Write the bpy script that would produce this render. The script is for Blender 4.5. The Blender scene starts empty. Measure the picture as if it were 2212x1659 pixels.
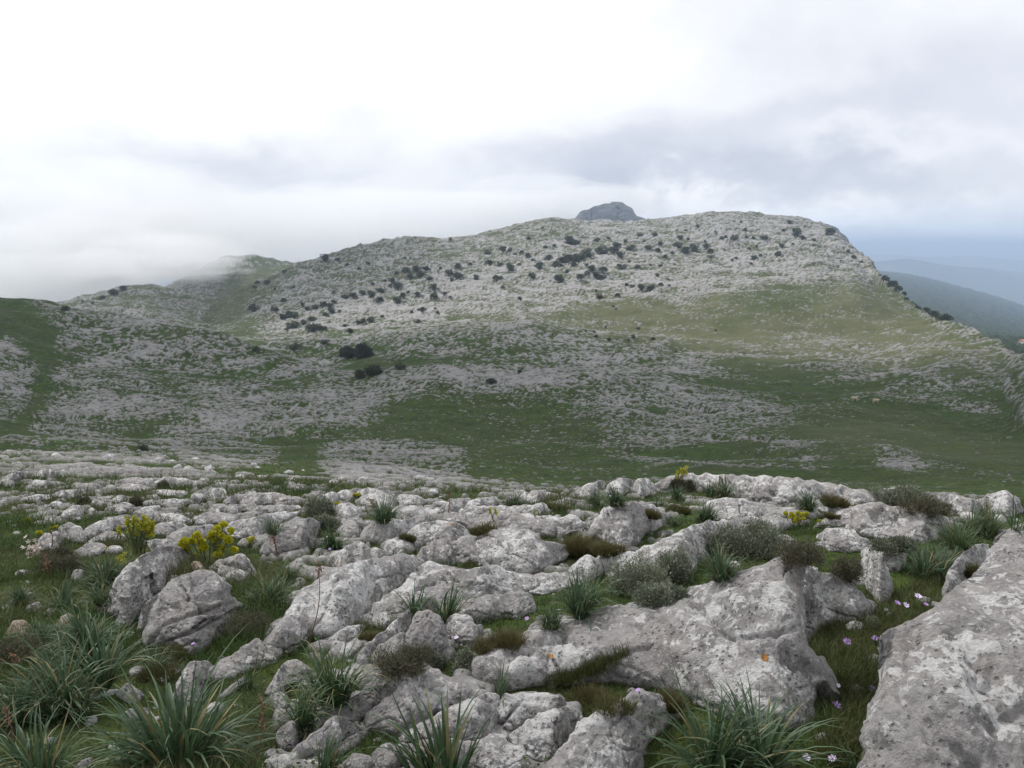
import bpy, bmesh, math, random
import numpy as np
from mathutils import Vector, Matrix
from mathutils.geometry import delaunay_2d_cdt

R = math.radians
scene = bpy.context.scene
COL = scene.collection

# ------------------------------------------------------------------ camera
EYE = 1.6                       # eye height: world z of the camera
PITCH = R(9.7)                  # looking slightly down
F = 1720.0                      # focal length in units of a 2212-wide picture
cam_d = bpy.data.cameras.new('camera')
cam_d.sensor_width = 36.0
cam_d.lens = 36.0 * F / 2212.0
cam_d.clip_start = 0.05
cam_d.clip_end = 200000.0
cam = bpy.data.objects.new('camera', cam_d)
COL.objects.link(cam)
cam.location = (0, 0, EYE)
cam.rotation_euler = (R(90) - PITCH, 0, 0)
scene.camera = cam

# ------------------------------------------------------------------ light
SUN_EL, SUN_AZ = 54.0, -50.0    # degrees; azimuth from +Y towards +X
scene.view_settings.view_transform = 'Standard'
scene.view_settings.look = 'None'
scene.view_settings.exposure = 0.33
scene.view_settings.gamma = 1.0
scene.view_settings.use_curve_mapping = False
scene.cycles.volume_bounces = 6
scene.cycles.max_bounces = 8

sun_d = bpy.data.lights.new('sun', 'SUN')
sun_d.energy = 2.35
sun_d.angle = R(9)
sun_d.color = (1.0, 0.965, 0.92)
sun = bpy.data.objects.new('sun', sun_d)
COL.objects.link(sun)
_sd = Vector((math.sin(R(SUN_AZ)) * math.cos(R(SUN_EL)), math.cos(R(SUN_AZ)) * math.cos(R(SUN_EL)), math.sin(R(SUN_EL))))
sun.rotation_euler = _sd.to_track_quat('Z', 'Y').to_euler()
sun.location = (0, 0, 60)


def ray(X, Y):
    """world direction(s) through a point of the 2212-wide picture"""
    u = (np.asarray(X, float) - 1106.0) / F
    v = (829.5 - np.asarray(Y, float)) / F
    c, s = math.cos(PITCH), math.sin(PITCH)
    return np.stack([u, c + v * s, -s + v * c], -1)


def project(P):
    c, s = math.cos(PITCH), math.sin(PITCH)
    x, y, z = P[..., 0], P[..., 1], P[..., 2] - EYE
    f = np.maximum(y * c - z * s, 0.05)
    return 1106 + F * x / f, 829.5 - F * (y * s + z * c) / f


# ---- world: overcast sky, cloud light laid out by direction -------------
world = bpy.data.worlds.new('World')
scene.world = world
world.use_nodes = True
NT = world.node_tree
NT.nodes.clear()


class NB:
    """tiny node-building helper"""
    def __init__(self, nt):
        self.nt = nt

    def node(self, t, **kw):
        n = self.nt.nodes.new(t)
        for k, v in kw.items():
            setattr(n, k, v)
        return n

    def put(self, sock, v):
        if isinstance(v, bpy.types.NodeSocket):
            self.nt.links.new(v, sock)
        elif v is not None:
            sock.default_value = v

    def math(self, op, a, b=None, c=None, clamp=False):
        n = self.node('ShaderNodeMath', operation=op, use_clamp=clamp)
        self.put(n.inputs[0], a)
        self.put(n.inputs[1], b)
        self.put(n.inputs[2], c)
        return n.outputs[0]

    def vmath(self, op, a, b=None, scale=None):
        n = self.node('ShaderNodeVectorMath', operation=op)
        self.put(n.inputs[0], a)
        self.put(n.inputs[1], b)
        if scale is not None:
            self.put(n.inputs['Scale'], scale)
        return n.outputs[0]

    def mix(self, f, a, b, blend='MIX'):
        n = self.node('ShaderNodeMix', data_type='RGBA', blend_type=blend)
        self.put(n.inputs[0], f)
        self.put(n.inputs[6], a if isinstance(a, bpy.types.NodeSocket) else (*a, 1) if len(a) == 3 else a)
        self.put(n.inputs[7], b if isinstance(b, bpy.types.NodeSocket) else (*b, 1) if len(b) == 3 else b)
        return n.outputs[2]

    def noise(self, vec, scale, detail=4, rough=0.5, dist=0.0, out=0):
        n = self.node('ShaderNodeTexNoise')
        self.put(n.inputs['Vector'], vec)
        n.inputs['Scale'].default_value = scale
        n.inputs['Detail'].default_value = detail
        n.inputs['Roughness'].default_value = rough
        n.inputs['Distortion'].default_value = dist
        return n.outputs[out]

    def voro(self, vec, scale, feature='F1', out='Distance', rnd=1.0):
        n = self.node('ShaderNodeTexVoronoi', feature=feature)
        self.put(n.inputs['Vector'], vec)
        n.inputs['Scale'].default_value = scale
        n.inputs['Randomness'].default_value = rnd
        return n.outputs[out]

    def step(self, v, lo, hi, a=0.0, b=1.0):
        n = self.node('ShaderNodeMapRange', interpolation_type='SMOOTHSTEP')
        self.put(n.inputs[0], v)
        n.inputs[1].default_value = lo
        n.inputs[2].default_value = hi
        n.inputs[3].default_value = a
        n.inputs[4].default_value = b
        return n.outputs[0]


def build_world():
    b = NB(NT)
    tc = b.node('ShaderNodeTexCoord')
    d = b.vmath('NORMALIZE', tc.outputs['Generated'])
    sx = b.node('ShaderNodeSeparateXYZ')
    b.put(sx.inputs[0], d)
    az = b.math('MULTIPLY', b.math('ARCTAN2', sx.outputs[0], sx.outputs[1]), 57.2958)
    el = b.math('MULTIPLY', b.math('ARCSINE', sx.outputs[2]), 57.2958)
    st = b.node('ShaderNodeCombineXYZ')
    b.put(st.inputs[0], sx.outputs[0])
    b.put(st.inputs[1], sx.outputs[1])
    b.put(st.inputs[2], b.math('MULTIPLY', sx.outputs[2], 1.7))
    n1 = b.noise(st.outputs[0], 3.4, 9, 0.56, 0.4)
    n2 = b.noise(st.outputs[0], 5.0, 7, 0.6, 0.6)
    n3 = b.noise(b.vmath('ADD', st.outputs[0], (3.1, 7.7, 1.3)), 4.2, 5, 0.55)
    azd = b.math('ADD', az, b.math('MULTIPLY', b.math('SUBTRACT', n2, 0.5), 22.0))
    eld = b.math('ADD', el, b.math('MULTIPLY', b.math('SUBTRACT', n3, 0.5), 11.0))
    # (X, Y, half-width, half-height, amount) of brighter and darker cloud masses
    blobs = [(250, 150, 650, 190, .16), (900, 120, 700, 170, .12), (60, 540, 420, 120, .16), (620, 470, 330, 80, .12),
             (40, 280, 220, 110, -.13), (480, 325, 340, 75, -.20), (560, 380, 180, 50, -.08), (1330, 410, 120, 70, -.16),
             (1250, 330, 300, 80, -.12), (1640, 385, 330, 40, -.24), (1500, 320, 380, 60, -.12), (1850, 300, 260, 40, -.08), (2080, 190, 360, 150, -.14),
             (2020, 395, 330, 55, -.14), (1460, 408, 90, 26, .24), (1900, 330, 240, 22, .10), (2080, 470, 420, 30, -.14),
             (1750, 445, 420, 20, .10), (2100, 530, 520, 30, -.22), (1700, 90, 300, 140, -.02)]
    tot = None
    for X, Y, w, h, amt in blobs:
        r = ray(X, Y)
        r = r / np.linalg.norm(r)
        a0, e0 = math.degrees(math.atan2(r[0], r[1])), math.degrees(math.asin(r[2]))
        sa, se = w / F * 57.3 * 0.75, h / F * 57.3 * 0.85
        q = b.math('ADD', b.math('POWER', b.math('DIVIDE', b.math('SUBTRACT', azd, a0), sa), 2.0),
                   b.math('POWER', b.math('DIVIDE', b.math('SUBTRACT', eld, e0), se), 2.0))
        g = b.math('MULTIPLY', b.math('EXPONENT', b.math('MULTIPLY', q, -1.0)), amt)
        tot = g if tot is None else b.math('ADD', tot, g)
    L = b.math('ADD', b.math('ADD', 0.835, b.math('MULTIPLY', tot, 0.9)), b.math('MULTIPLY', b.math('SUBTRACT', n1, 0.5), 0.34))
    L = b.math('MINIMUM', b.math('MAXIMUM', L, 0.3), 1.04)
    tint = b.mix(b.step(L, 0.40, 0.97), (0.84, 0.91, 1.08), (1.0, 1.0, 1.012))
    # blue-grey band just above the horizon
    hz = b.math('MULTIPLY', b.step(el, 0.0, 3.6, 1.0, 0.0), b.step(az, 8.0, 22.0))
    tint = b.mix(hz, tint, (0.85, 0.94, 1.09))
    cl = b.vmath('SCALE', tint, None, b.math('MULTIPLY', L, 10.0))
    sky = b.node('ShaderNodeTexSky', sky_type='NISHITA')
    sky.sun_disc = False
    sky.sun_elevation = R(SUN_EL)
    sky.sun_rotation = R(SUN_AZ)
    sky.altitude = 900
    col = b.mix(0.95, sky.outputs[0], cl)
    bg = b.node('ShaderNodeBackground')
    b.put(bg.inputs[0], col)
    bg.inputs[1].default_value = 0.1
    out = b.node('ShaderNodeOutputWorld')
    b.put(out.inputs[0], bg.outputs[0])


build_world()

# ------------------------------------------------------------------ helpers
def tag(o, label=None, cat=None, group=None, kind=None):
    if label:
        o['label'] = label
    if cat:
        o['category'] = cat
    if group:
        o['group'] = group
    if kind:
        o['kind'] = kind
    return o


def mesh_np(name, V, faces, mat=None, smooth=True, attrs=None):
    """mesh from numpy vertices and a list of face arrays (each M x k)"""
    me = bpy.data.meshes.new(name)
    V = np.ascontiguousarray(V, dtype=np.float32)
    faces = [np.asarray(f, dtype=np.int32) for f in faces if len(f)]
    me.vertices.add(len(V))
    me.vertices.foreach_set('co', V.ravel())
    loops = np.concatenate([f.ravel() for f in faces])
    tot = np.concatenate([np.full(len(f), f.shape[1], np.int32) for f in faces])
    start = np.concatenate([[0], np.cumsum(tot)[:-1]]).astype(np.int32)
    me.loops.add(len(loops))
    me.loops.foreach_set('vertex_index', loops)
    me.polygons.add(len(tot))
    me.polygons.foreach_set('loop_start', start)
    me.polygons.foreach_set('use_smooth', np.full(len(tot), smooth, bool))
    me.update(calc_edges=True)
    if attrs:
        for an, arr in attrs.items():
            a = me.attributes.new(an, 'FLOAT_COLOR', 'POINT')
            c = np.ones((len(V), 4), np.float32)
            c[:, :arr.shape[1]] = arr
            a.data.foreach_set('color', c.ravel())
    if mat:
        me.materials.append(mat)
    return me


def link(name, me, parent=None, loc=(0, 0, 0)):
    o = bpy.data.objects.new(name, me)
    COL.objects.link(o)
    o.location = loc
    if parent:
        o.parent = parent
    return o


_rng = np.random.default_rng(7)
_PERM = _rng.permutation(4096).astype(np.int32)
_G3 = _rng.normal(size=(4096, 3))
_G3 = (_G3 / np.linalg.norm(_G3, axis=1, keepdims=True)).astype(np.float32)


def _hash(ix, iy, iz):
    return _PERM[(_PERM[(_PERM[ix & 4095] + iy) & 4095] + iz) & 4095]


def perlin(P, scale=1.0, seed=0):
    """gradient noise, about -0.7..0.7"""
    P = np.asarray(P, np.float64) * scale
    if P.shape[-1] == 2:
        P = np.concatenate([P, np.zeros((*P.shape[:-1], 1))], -1)
    P = P + np.array([seed * 17.31 + 0.37, seed * 5.77 + 0.11, seed * 9.13 + 0.53])
    I = np.floor(P).astype(np.int32)
    f = (P - I).astype(np.float32)
    w = f * f * f * (f * (f * 6 - 15) + 10)
    out = 0
    for dx in (0, 1):
        wx = w[..., 0] if dx else 1 - w[..., 0]
        for dy in (0, 1):
            wy = w[..., 1] if dy else 1 - w[..., 1]
            for dz in (0, 1):
                wz = w[..., 2] if dz else 1 - w[..., 2]
                g = _G3[_hash(I[..., 0] + dx, I[..., 1] + dy, I[..., 2] + dz)]
                dot = g[..., 0] * (f[..., 0] - dx) + g[..., 1] * (f[..., 1] - dy) + g[..., 2] * (f[..., 2] - dz)
                out = out + dot * wx * wy * wz
    return out * 1.5


def fbm(P, scale, octv=4, rough=0.5, seed=0):
    s, a, t = 0, 1.0, 0
    for k in range(octv):
        s = s + a * perlin(P, scale * 2.03 ** k, seed + k * 3)
        t += a * a
        a *= rough
    return s / math.sqrt(t)


def sstep(x, lo, hi):
    t = np.clip((x - lo) / (hi - lo), 0, 1)
    return t * t * (3 - 2 * t)


def blur1(a, sig):
    if sig <= 0:
        return a
    r = int(math.ceil(3 * sig))
    k = np.exp(-0.5 * (np.arange(-r, r + 1) / sig) ** 2)
    k /= k.sum()
    return np.convolve(np.pad(a, r, mode='edge'), k, mode='valid')


def blur2(A, sig):
    A = np.apply_along_axis(blur1, 0, A, sig)
    return np.apply_along_axis(blur1, 1, A, sig)


def inside(poly, X, Y):
    """even-odd test, vectorised"""
    poly = np.asarray(poly, float)
    r = np.zeros(np.shape(X), bool)
    n = len(poly)
    for i in range(n):
        x1, y1 = poly[i]
        x2, y2 = poly[(i + 1) % n]
        if y1 == y2:
            continue
        c = ((y1 > Y) != (y2 > Y)) & (X < (x2 - x1) * (Y - y1) / (y2 - y1) + x1)
        r ^= c
    return r


# ------------------------------------------------------------------ materials
def new_mat(name):
    m = bpy.data.materials.new(name)
    m.use_nodes = True
    nt = m.node_tree
    nt.nodes.clear()
    b = NB(nt)
    out = b.node('ShaderNodeOutputMaterial')
    p = b.node('ShaderNodeBsdfPrincipled')
    nt.links.new(p.outputs[0], out.inputs[0])
    return m, b, p


def wpos(b):
    return b.node('ShaderNodeNewGeometry').outputs['Position']


def mat_rock(name, warm=0.0, lich=1.0):
    m, b, p = new_mat(name)
    P = wpos(b)
    n_big = b.noise(P, 1.1, 4, 0.55)
    n_mid = b.noise(P, 4.5, 9, 0.66, 0.2)
    n_fin = b.noise(P, 26.0, 8, 0.72)
    base = b.mix(b.step(n_mid, 0.33, 0.66), (0.235, 0.222, 0.219), (0.43, 0.41, 0.40))
    base = b.mix(b.step(n_big, 0.36, 0.66), base, (0.37, 0.355, 0.345), 'MIX')
    base = b.mix(b.math('MULTIPLY', b.step(n_fin, 0.46, 0.60), 0.55), base, (0.50, 0.48, 0.465))
    # warm buff staining
    wn = b.noise(b.vmath('ADD', P, (5, 9, 2)), 2.3, 6, 0.6)
    base = b.mix(b.math('MULTIPLY', b.step(wn, 0.54, 0.70), 0.30 + warm * 0.5), base, (0.38, 0.32, 0.27))
    if warm:
        base = b.mix(warm, base, (0.40, 0.27, 0.16))
    # dark weathering films
    dk = b.noise(b.vmath('ADD', P, (1, 4, 8)), 7.0, 10, 0.72, 0.3)
    base = b.mix(b.math('MULTIPLY', b.step(dk, 0.52, 0.62), 0.65), base, (0.115, 0.11, 0.11))
    # white crustose lichen, crisp lobed edges
    mask = b.noise(b.vmath('ADD', P, (11, 3, 7)), 1.5, 3, 0.5)
    l1 = b.noise(P, 7.5, 11, 0.62, 0.35)
    l1 = b.math('ADD', l1, b.math('MULTIPLY', b.math('SUBTRACT', mask, 0.5), 0.55))
    w1 = b.step(l1, 0.548, 0.560)
    l2 = b.noise(b.vmath('ADD', P, (2, 2, 5)), 19.0, 9, 0.62, 0.25)
    l2 = b.math('ADD', l2, b.math('MULTIPLY', b.math('SUBTRACT', mask, 0.5), 0.4))
    w2 = b.step(l2, 0.578, 0.592)
    wh = b.math('MULTIPLY', b.math('MAXIMUM', w1, b.math('MULTIPLY', w2, 0.8)), 0.92 * lich)
    lic = b.mix(b.step(n_fin, 0.35, 0.68), (0.56, 0.555, 0.545), (0.78, 0.77, 0.755))
    base = b.mix(wh, base, lic)
    # pale green-grey lichen rosettes
    g1 = b.noise(b.vmath('ADD', P, (8, 1, 6)), 11.0, 7, 0.6, 0.2)
    base = b.mix(b.math('MULTIPLY', b.step(g1, 0.66, 0.69), 0.6), base, (0.40, 0.43, 0.38))
    # orange lichen spots, few
    o1 = b.voro(b.vmath('ADD', P, b.vmath('SCALE', b.noise(P, 22, 4, 0.6, 0, 1), None, 0.05)), 2.1, 'F1')
    om = b.noise(b.vmath('ADD', P, (4, 7, 1)), 1.3, 2, 0.5)
    of = b.math('MULTIPLY', b.step(o1, 0.06, 0.04), b.step(om, 0.58, 0.62))
    base = b.mix(b.math('MULTIPLY', of, 0.85), base, (0.36, 0.18, 0.045))
    # pits
    pv = b.voro(b.vmath('ADD', P, b.vmath('SCALE', b.noise(P, 30, 3, 0.6, 0, 1), None, 0.03)), 34.0, 'F1')
    pit = b.math('MULTIPLY', b.step(pv, 0.34, 0.14), b.step(b.noise(P, 6.0, 3, 0.5), 0.42, 0.56))
    spk = b.step(b.noise(b.vmath('ADD', P, (7, 5, 3)), 48.0, 6, 0.75), 0.56, 0.64)
    base = b.mix(b.math('MULTIPLY', spk, 0.4), base, (0.16, 0.156, 0.157))
    base = b.mix(b.math('MULTIPLY', pit, 0.55), base, (0.07, 0.068, 0.066))
    b.put(p.inputs['Base Color'], base)
    p.inputs['Roughness'].default_value = 0.9
    p.inputs['Specular IOR Level'].default_value = 0.25
    h = b.math('ADD', b.math('MULTIPLY', n_mid, 0.9), b.math('MULTIPLY', n_fin, 0.55))
    h = b.math('ADD', h, b.math('MULTIPLY', b.noise(P, 75.0, 5, 0.7), 0.25))
    h = b.math('SUBTRACT', h, b.math('MULTIPLY', pit, 0.35))
    h = b.math('ADD', h, b.math('MULTIPLY', wh, 0.03))
    bu = b.node('ShaderNodeBump')
    bu.inputs['Strength'].default_value = 1.0
    bu.inputs['Distance'].default_value = 0.07
    b.put(bu.inputs['Height'], h)
    b.put(p.inputs['Normal'], bu.outputs[0])
    return m


def mat_leaf(name, c1, c2, dry=(0.28, 0.22, 0.10), rough=0.55, spec=0.35, trans=0.25):
    """colour runs c1..c2 with the per-vertex tint (R); G turns a blade dry"""
    m, b, p = new_mat(name)
    at = b.node('ShaderNodeAttribute', attribute_name='tint')
    s = b.node('ShaderNodeSeparateColor')
    b.put(s.inputs[0], at.outputs['Color'])
    c = b.mix(s.outputs[0], c1, c2)
    c = b.mix(s.outputs[1], c, dry)
    nz = b.noise(wpos(b), 40, 3, 0.6)
    c = b.mix(b.math('MULTIPLY', b.step(nz, 0.35, 0.7), 0.3), c, (c2[0] * 1.3, c2[1] * 1.25, c2[2] * 1.3))
    b.put(p.inputs['Base Color'], c)
    p.inputs['Roughness'].default_value = rough
    p.inputs['Specular IOR Level'].default_value = spec
    if trans:
        t = b.node('ShaderNodeBsdfTranslucent')
        b.put(t.inputs[0], c)
        mx = b.node('ShaderNodeMixShader')
        mx.inputs[0].default_value = trans
        b.nt.links.new(p.outputs[0], mx.inputs[1])
        b.nt.links.new(t.outputs[0], mx.inputs[2])
        out = [n for n in b.nt.nodes if n.type == 'OUTPUT_MATERIAL'][0]
        b.nt.links.new(mx.outputs[0], out.inputs[0])
    return m


def mat_plain(name, col, rough=0.7, var=0.3):
    m, b, p = new_mat(name)
    n = b.noise(wpos(b), 60, 4, 0.6)
    c = b.mix(b.step(n, 0.3, 0.7), tuple(x * (1 - var) for x in col), tuple(min(1, x * (1 + var)) for x in col))
    b.put(p.inputs['Base Color'], c)
    p.inputs['Roughness'].default_value = rough
    return m


def mat_ground():
    """grass and limestone slopes: the paint attribute holds rock cover (R), yellowness (G), woodland (B)"""
    m, b, p = new_mat('hillside')
    P = wpos(b)
    at = b.node('ShaderNodeAttribute', attribute_name='paint')
    s = b.node('ShaderNodeSeparateColor')
    b.put(s.inputs[0], at.outputs['Color'])
    rock, yel, wood = s.outputs[0], s.outputs[1], s.outputs[2]
    a2 = b.node('ShaderNodeAttribute', attribute_name='paint2')
    s2 = b.node('ShaderNodeSeparateColor')
    b.put(s2.inputs[0], a2.outputs['Color'])
    tone, brown = s2.outputs[0], s2.outputs[1]
    g = b.mix(b.step(b.noise(P, 0.35, 8, 0.75), 0.40, 0.60), (0.011, 0.030, 0.004), (0.038, 0.078, 0.010))
    g = b.mix(b.step(b.noise(P, 1.6, 7, 0.7), 0.46, 0.60, 0, 0.75), g, (0.062, 0.092, 0.014))
    g = b.mix(b.step(b.noise(b.vmath('ADD', P, (9, 2, 4)), 2.2, 6, 0.7), 0.50, 0.62, 0, 0.8), g, (0.010, 0.016, 0.008))
    g = b.mix(b.math('MULTIPLY', brown, 0.5), g, (0.046, 0.042, 0.022))
    g = b.mix(b.math('MULTIPLY', yel, 0.85), g, (0.110, 0.110, 0.058))
    rk = b.mix(tone, (0.085, 0.083, 0.083), (0.46, 0.445, 0.43))
    rk = b.mix(b.step(b.noise(P, 9.0, 7, 0.7), 0.38, 0.66, 0, 0.5), rk, (0.14, 0.136, 0.13))
    rk = b.mix(b.step(b.noise(b.vmath('ADD', P, (3, 6, 1)), 14.0, 7, 0.7), 0.52, 0.62, 0, 0.55), rk, (0.52, 0.51, 0.495))
    c = b.mix(rock, g, rk)
    wd = b.mix(b.step(b.noise(P, 0.06, 6, 0.75), 0.38, 0.62), (0.014, 0.025, 0.013), (0.045, 0.062, 0.028))
    c = b.mix(wood, c, wd)
    b.put(p.inputs['Base Color'], c)
    p.inputs['Roughness'].default_value = 0.95
    p.inputs['Specular IOR Level'].default_value = 0.12
    bu = b.node('ShaderNodeBump')
    bu.inputs['Strength'].default_value = 0.7
    bu.inputs['Distance'].default_value = 0.06
    b.put(bu.inputs['Height'], b.math('ADD', b.noise(P, 7, 6, 0.7), b.math('MULTIPLY', b.noise(P, 40, 4, 0.7), 0.4)))
    b.put(p.inputs['Normal'], bu.outputs[0])
    return m


M_ROCK = mat_rock('limestone')
M_TAN = mat_rock('buff_limestone', warm=0.55, lich=0.4)
M_GROUND = mat_ground()
M_ASPH = mat_leaf('asphodel_leaf', (0.015, 0.042, 0.018), (0.076, 0.136, 0.066), rough=0.5)
M_ASPHB = mat_leaf('fresh_strap_leaf', (0.024, 0.054, 0.024), (0.085, 0.145, 0.062), rough=0.5)
M_GRASS = mat_leaf('short_grass', (0.014, 0.038, 0.006), (0.062, 0.108, 0.018), dry=(0.12, 0.095, 0.045), trans=0.2)
M_CUSH = mat_leaf('cushion_grass', (0.030, 0.044, 0.012), (0.095, 0.10, 0.035), dry=(0.15, 0.115, 0.055), trans=0.2)
M_GREY = mat_leaf('grey_shrub_leaf', (0.070, 0.088, 0.056), (0.225, 0.255, 0.180), dry=(0.12, 0.10, 0.068), trans=0.1, rough=0.8)
M_HEATH = mat_leaf('heath_twigs', (0.036, 0.043, 0.021), (0.115, 0.122, 0.074), dry=(0.115, 0.088, 0.058), trans=0.05, rough=0.8)
M_TREE = mat_leaf('dark_evergreen_leaf', (0.013, 0.026, 0.011), (0.060, 0.082, 0.036), dry=(0.06, 0.055, 0.03), trans=0.1)
M_SHRUB = mat_leaf('olive_shrub_leaf', (0.026, 0.038, 0.015), (0.085, 0.098, 0.042), dry=(0.08, 0.065, 0.035), trans=0.1)
M_TWIG = mat_plain('grey_bark', (0.10, 0.085, 0.07))
M_DRY = mat_plain('dry_stalk', (0.17, 0.085, 0.05))
M_BRACT = mat_leaf('yellow_green_bracts', (0.25, 0.27, 0.010), (0.54, 0.51, 0.025), trans=0.25)
M_SOIL_SHADE = mat_plain('soil_with_painted_shade', (0.012, 0.008, 0.006), var=0.3)  # near-black soil colour with the shade of the rock hollows painted in
M_ORANGE = mat_plain('orange_lichen', (0.36, 0.17, 0.035), var=0.3)
M_PETAL = mat_plain('mauve_petal', (0.44, 0.27, 0.62), var=0.12)
M_PALEP = mat_plain('pale_lilac_petal', (0.66, 0.56, 0.76), var=0.1)
M_PINK = mat_plain('pale_pink_petal', (0.60, 0.50, 0.46), var=0.15)
M_STEM = mat_plain('flower_stem', (0.07, 0.11, 0.04))
M_EYE = mat_plain('flower_eye', (0.06, 0.04, 0.10))
M_WOOL = mat_plain('sheep_wool', (0.46, 0.38, 0.27), var=0.12)
M_WALL = mat_plain('white_render', (0.72, 0.70, 0.66), var=0.05)
M_ROOF = mat_plain('orange_roof_tile', (0.45, 0.20, 0.10), var=0.15)
M_DARKG = mat_plain('dark_opening', (0.03, 0.03, 0.035), var=0.1)

# ------------------------------------------------------------------ terrain
def curve(D, pts):
    """crest or contour line: forward distance D (number or list over the points) and picture points (X, Y)"""
    pts = np.asarray(pts, float)
    D = np.full(len(pts), float(D)) if np.isscalar(D) else np.asarray(D, float)
    X = np.linspace(-700, 2900, 900)
    Y = np.interp(X, pts[:, 0], pts[:, 1])
    d = np.exp(np.interp(X, pts[:, 0], np.log(D)))
    return X, Y, d


SKY_X = [-400, 0, 125, 270, 330, 400, 460, 520, 600, 650, 700, 760, 830, 885, 940, 1000, 1050, 1110, 1180, 1230, 1260, 1390, 1450,
         1560, 1620, 1700, 1780, 1810, 1850, 1880, 1905, 1950, 2000, 2080, 2150, 2212, 2400, 2700]
SKY_Y = [690, 662, 655, 618, 617, 630, 645, 625, 595, 567, 553, 537, 523, 511, 517, 516, 505, 488, 474, 477, 480, 479, 470,
         460, 463, 468, 485, 505, 545, 560, 600, 640, 680, 705, 735, 770, 880, 1060]
SKY_D = [720, 720, 720, 720, 720, 720, 720, 720, 720, 720, 730, 760, 800, 820, 840, 860, 870, 880, 890, 900, 900, 900, 900,
         900, 900, 900, 860, 800, 720, 640, 570, 490, 420, 340, 290, 240, 190, 150]
sd = lambda X: np.exp(np.interp(X, SKY_X, np.log(SKY_D)))
sy = lambda X: np.interp(X, SKY_X, SKY_Y)


def plane_curve(D):
    X = np.linspace(-6000, 8000, 2000)
    z = -1.55 - 0.17 * D                         # relative to the eye
    # picture row of that height at that distance
    dep = z / D
    c, s = math.cos(PITCH), math.sin(PITCH)
    f = D * c - z * s
    Y = np.full_like(X, 829.5 - F * (D * s + z * c) / f)
    return X, Y, np.full_like(X, D)


def with_sky(D, pts):
    """curve whose distance never passes 0.9 of the skyline's"""
    X, Y, d = curve(D, pts)
    cap = np.interp(np.mean(D), [180, 222, 262, 300, 335, 385, 440, 580], [.66, .74, .80, .84, .875, .91, .945, .975])
    d = np.minimum(d, sd(X) * cap)
    # towards the drop on the right the ground is one even slope up to the edge
    w = sstep(X, 1880, 2060) * (np.mean(D) > 200)
    D0 = np.minimum(180, .66 * sd(X))
    hz = lambda Y_, D_: D_ * (ray(X, Y_)[:, 2] / ray(X, Y_)[:, 1])
    z0, z1 = hz(np.full_like(X, 897.0), D0), hz(sy(X), sd(X))
    e = (z0 + (z1 - z0) * np.clip((d - D0) / (sd(X) - D0), 0, 1)) / d
    c, s = math.cos(PITCH), math.sin(PITCH)
    Yt = 829.5 - F * (s + e * c) / (c - e * s)
    return X, Y * (1 - w) + Yt * w, d


CURVES = [plane_curve(D) for D in (0.3, 0.45, 0.7, 1.1, 1.7, 2.5, 3.5, 5.0, 7.0, 9.3)]
CURVES += [
    curve(12, [(0, 1046), (800, 1052), (1150, 1062), (1700, 1064), (2212, 1088)]),
    curve(18, [(0, 1024), (600, 1030), (850, 1050), (1150, 1110), (2212, 1130)]),
    curve(30, [(0, 1004), (500, 1012), (850, 1050), (1150, 1105), (2212, 1128)]),
    curve(60, [(0, 984), (300, 986), (600, 1004), (900, 1036), (1200, 1064), (2212, 1082)]),
    curve(100, [(0, 952), (300, 966), (600, 986), (900, 1000), (1200, 1022), (1600, 1018), (2212, 1030)]),
    curve(140, [(0, 890), (150, 925), (300, 938), (600, 950), (900, 945), (1200, 962), (1500, 968), (1900, 955), (2212, 965)]),
    with_sky(180, [(0, 800), (150, 850), (300, 850), (600, 882), (900, 880), (1200, 882), (1500, 902), (1800, 895), (2212, 900)]),
    with_sky(222, [(-100, 690), (0, 712), (200, 768), (400, 792), (600, 812), (780, 820), (850, 802), (940, 789), (1150, 800), (1300, 803),
                   (1400, 822), (1550, 845), (1700, 850), (1900, 835), (2212, 842)]),
    with_sky([285, 285, 285, 280, 275, 270, 265, 260, 255, 250, 250, 255, 260, 260, 260, 260, 255],
             [(-300, 620), (0, 642), (60, 648), (120, 657), (200, 672), (300, 690), (400, 705), (480, 722), (560, 745),
              (620, 770), (700, 800), (800, 812), (940, 800), (1300, 800), (1500, 810), (1800, 808), (2212, 822)]),
    with_sky(300, [(-300, 680), (0, 690), (300, 718), (480, 748), (600, 775), (700, 782), (800, 772), (900, 755), (1130, 742),
                   (1300, 752), (1500, 775), (1700, 778), (1900, 780), (2212, 800)]),
    with_sky(335, [(-300, 680), (0, 690), (300, 718), (480, 740), (640, 742), (780, 735), (880, 715), (1000, 705), (1060, 698), (1130, 697),
                   (1200, 710), (1290, 720), (1400, 728), (1500, 742), (1700, 755), (1900, 752), (2000, 752), (2100, 765), (2212, 788)]),
    with_sky(385, [(-300, 690), (0, 700), (300, 722), (480, 735), (640, 735), (780, 722), (880, 712), (1000, 706), (1130, 702),
                   (1290, 718), (1400, 722), (1500, 728), (1700, 725), (1900, 715), (2000, 718), (2100, 752), (2212, 780)]),
    with_sky(440, [(-300, 690), (0, 700), (300, 715), (450, 728), (600, 718), (700, 704), (800, 698), (900, 694), (1000, 686), (1200, 671),
                   (1400, 664), (1600, 648), (1750, 640), (1850, 635), (1905, 652), (2000, 702), (2100, 742), (2212, 776)]),
    with_sky(580, [(-300, 690), (0, 685), (125, 676), (300, 655), (450, 694), (500, 674), (600, 652), (800, 620), (1000, 600), (1200, 585),
                   (1400, 580), (1600, 585), (1750, 577), (1850, 588), (1905, 622), (2000, 692), (2100, 732), (2212, 773)]),
]
_X = np.linspace(-700, 2900, 900)
CURVES.append((_X, sy(_X), sd(_X)))
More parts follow.
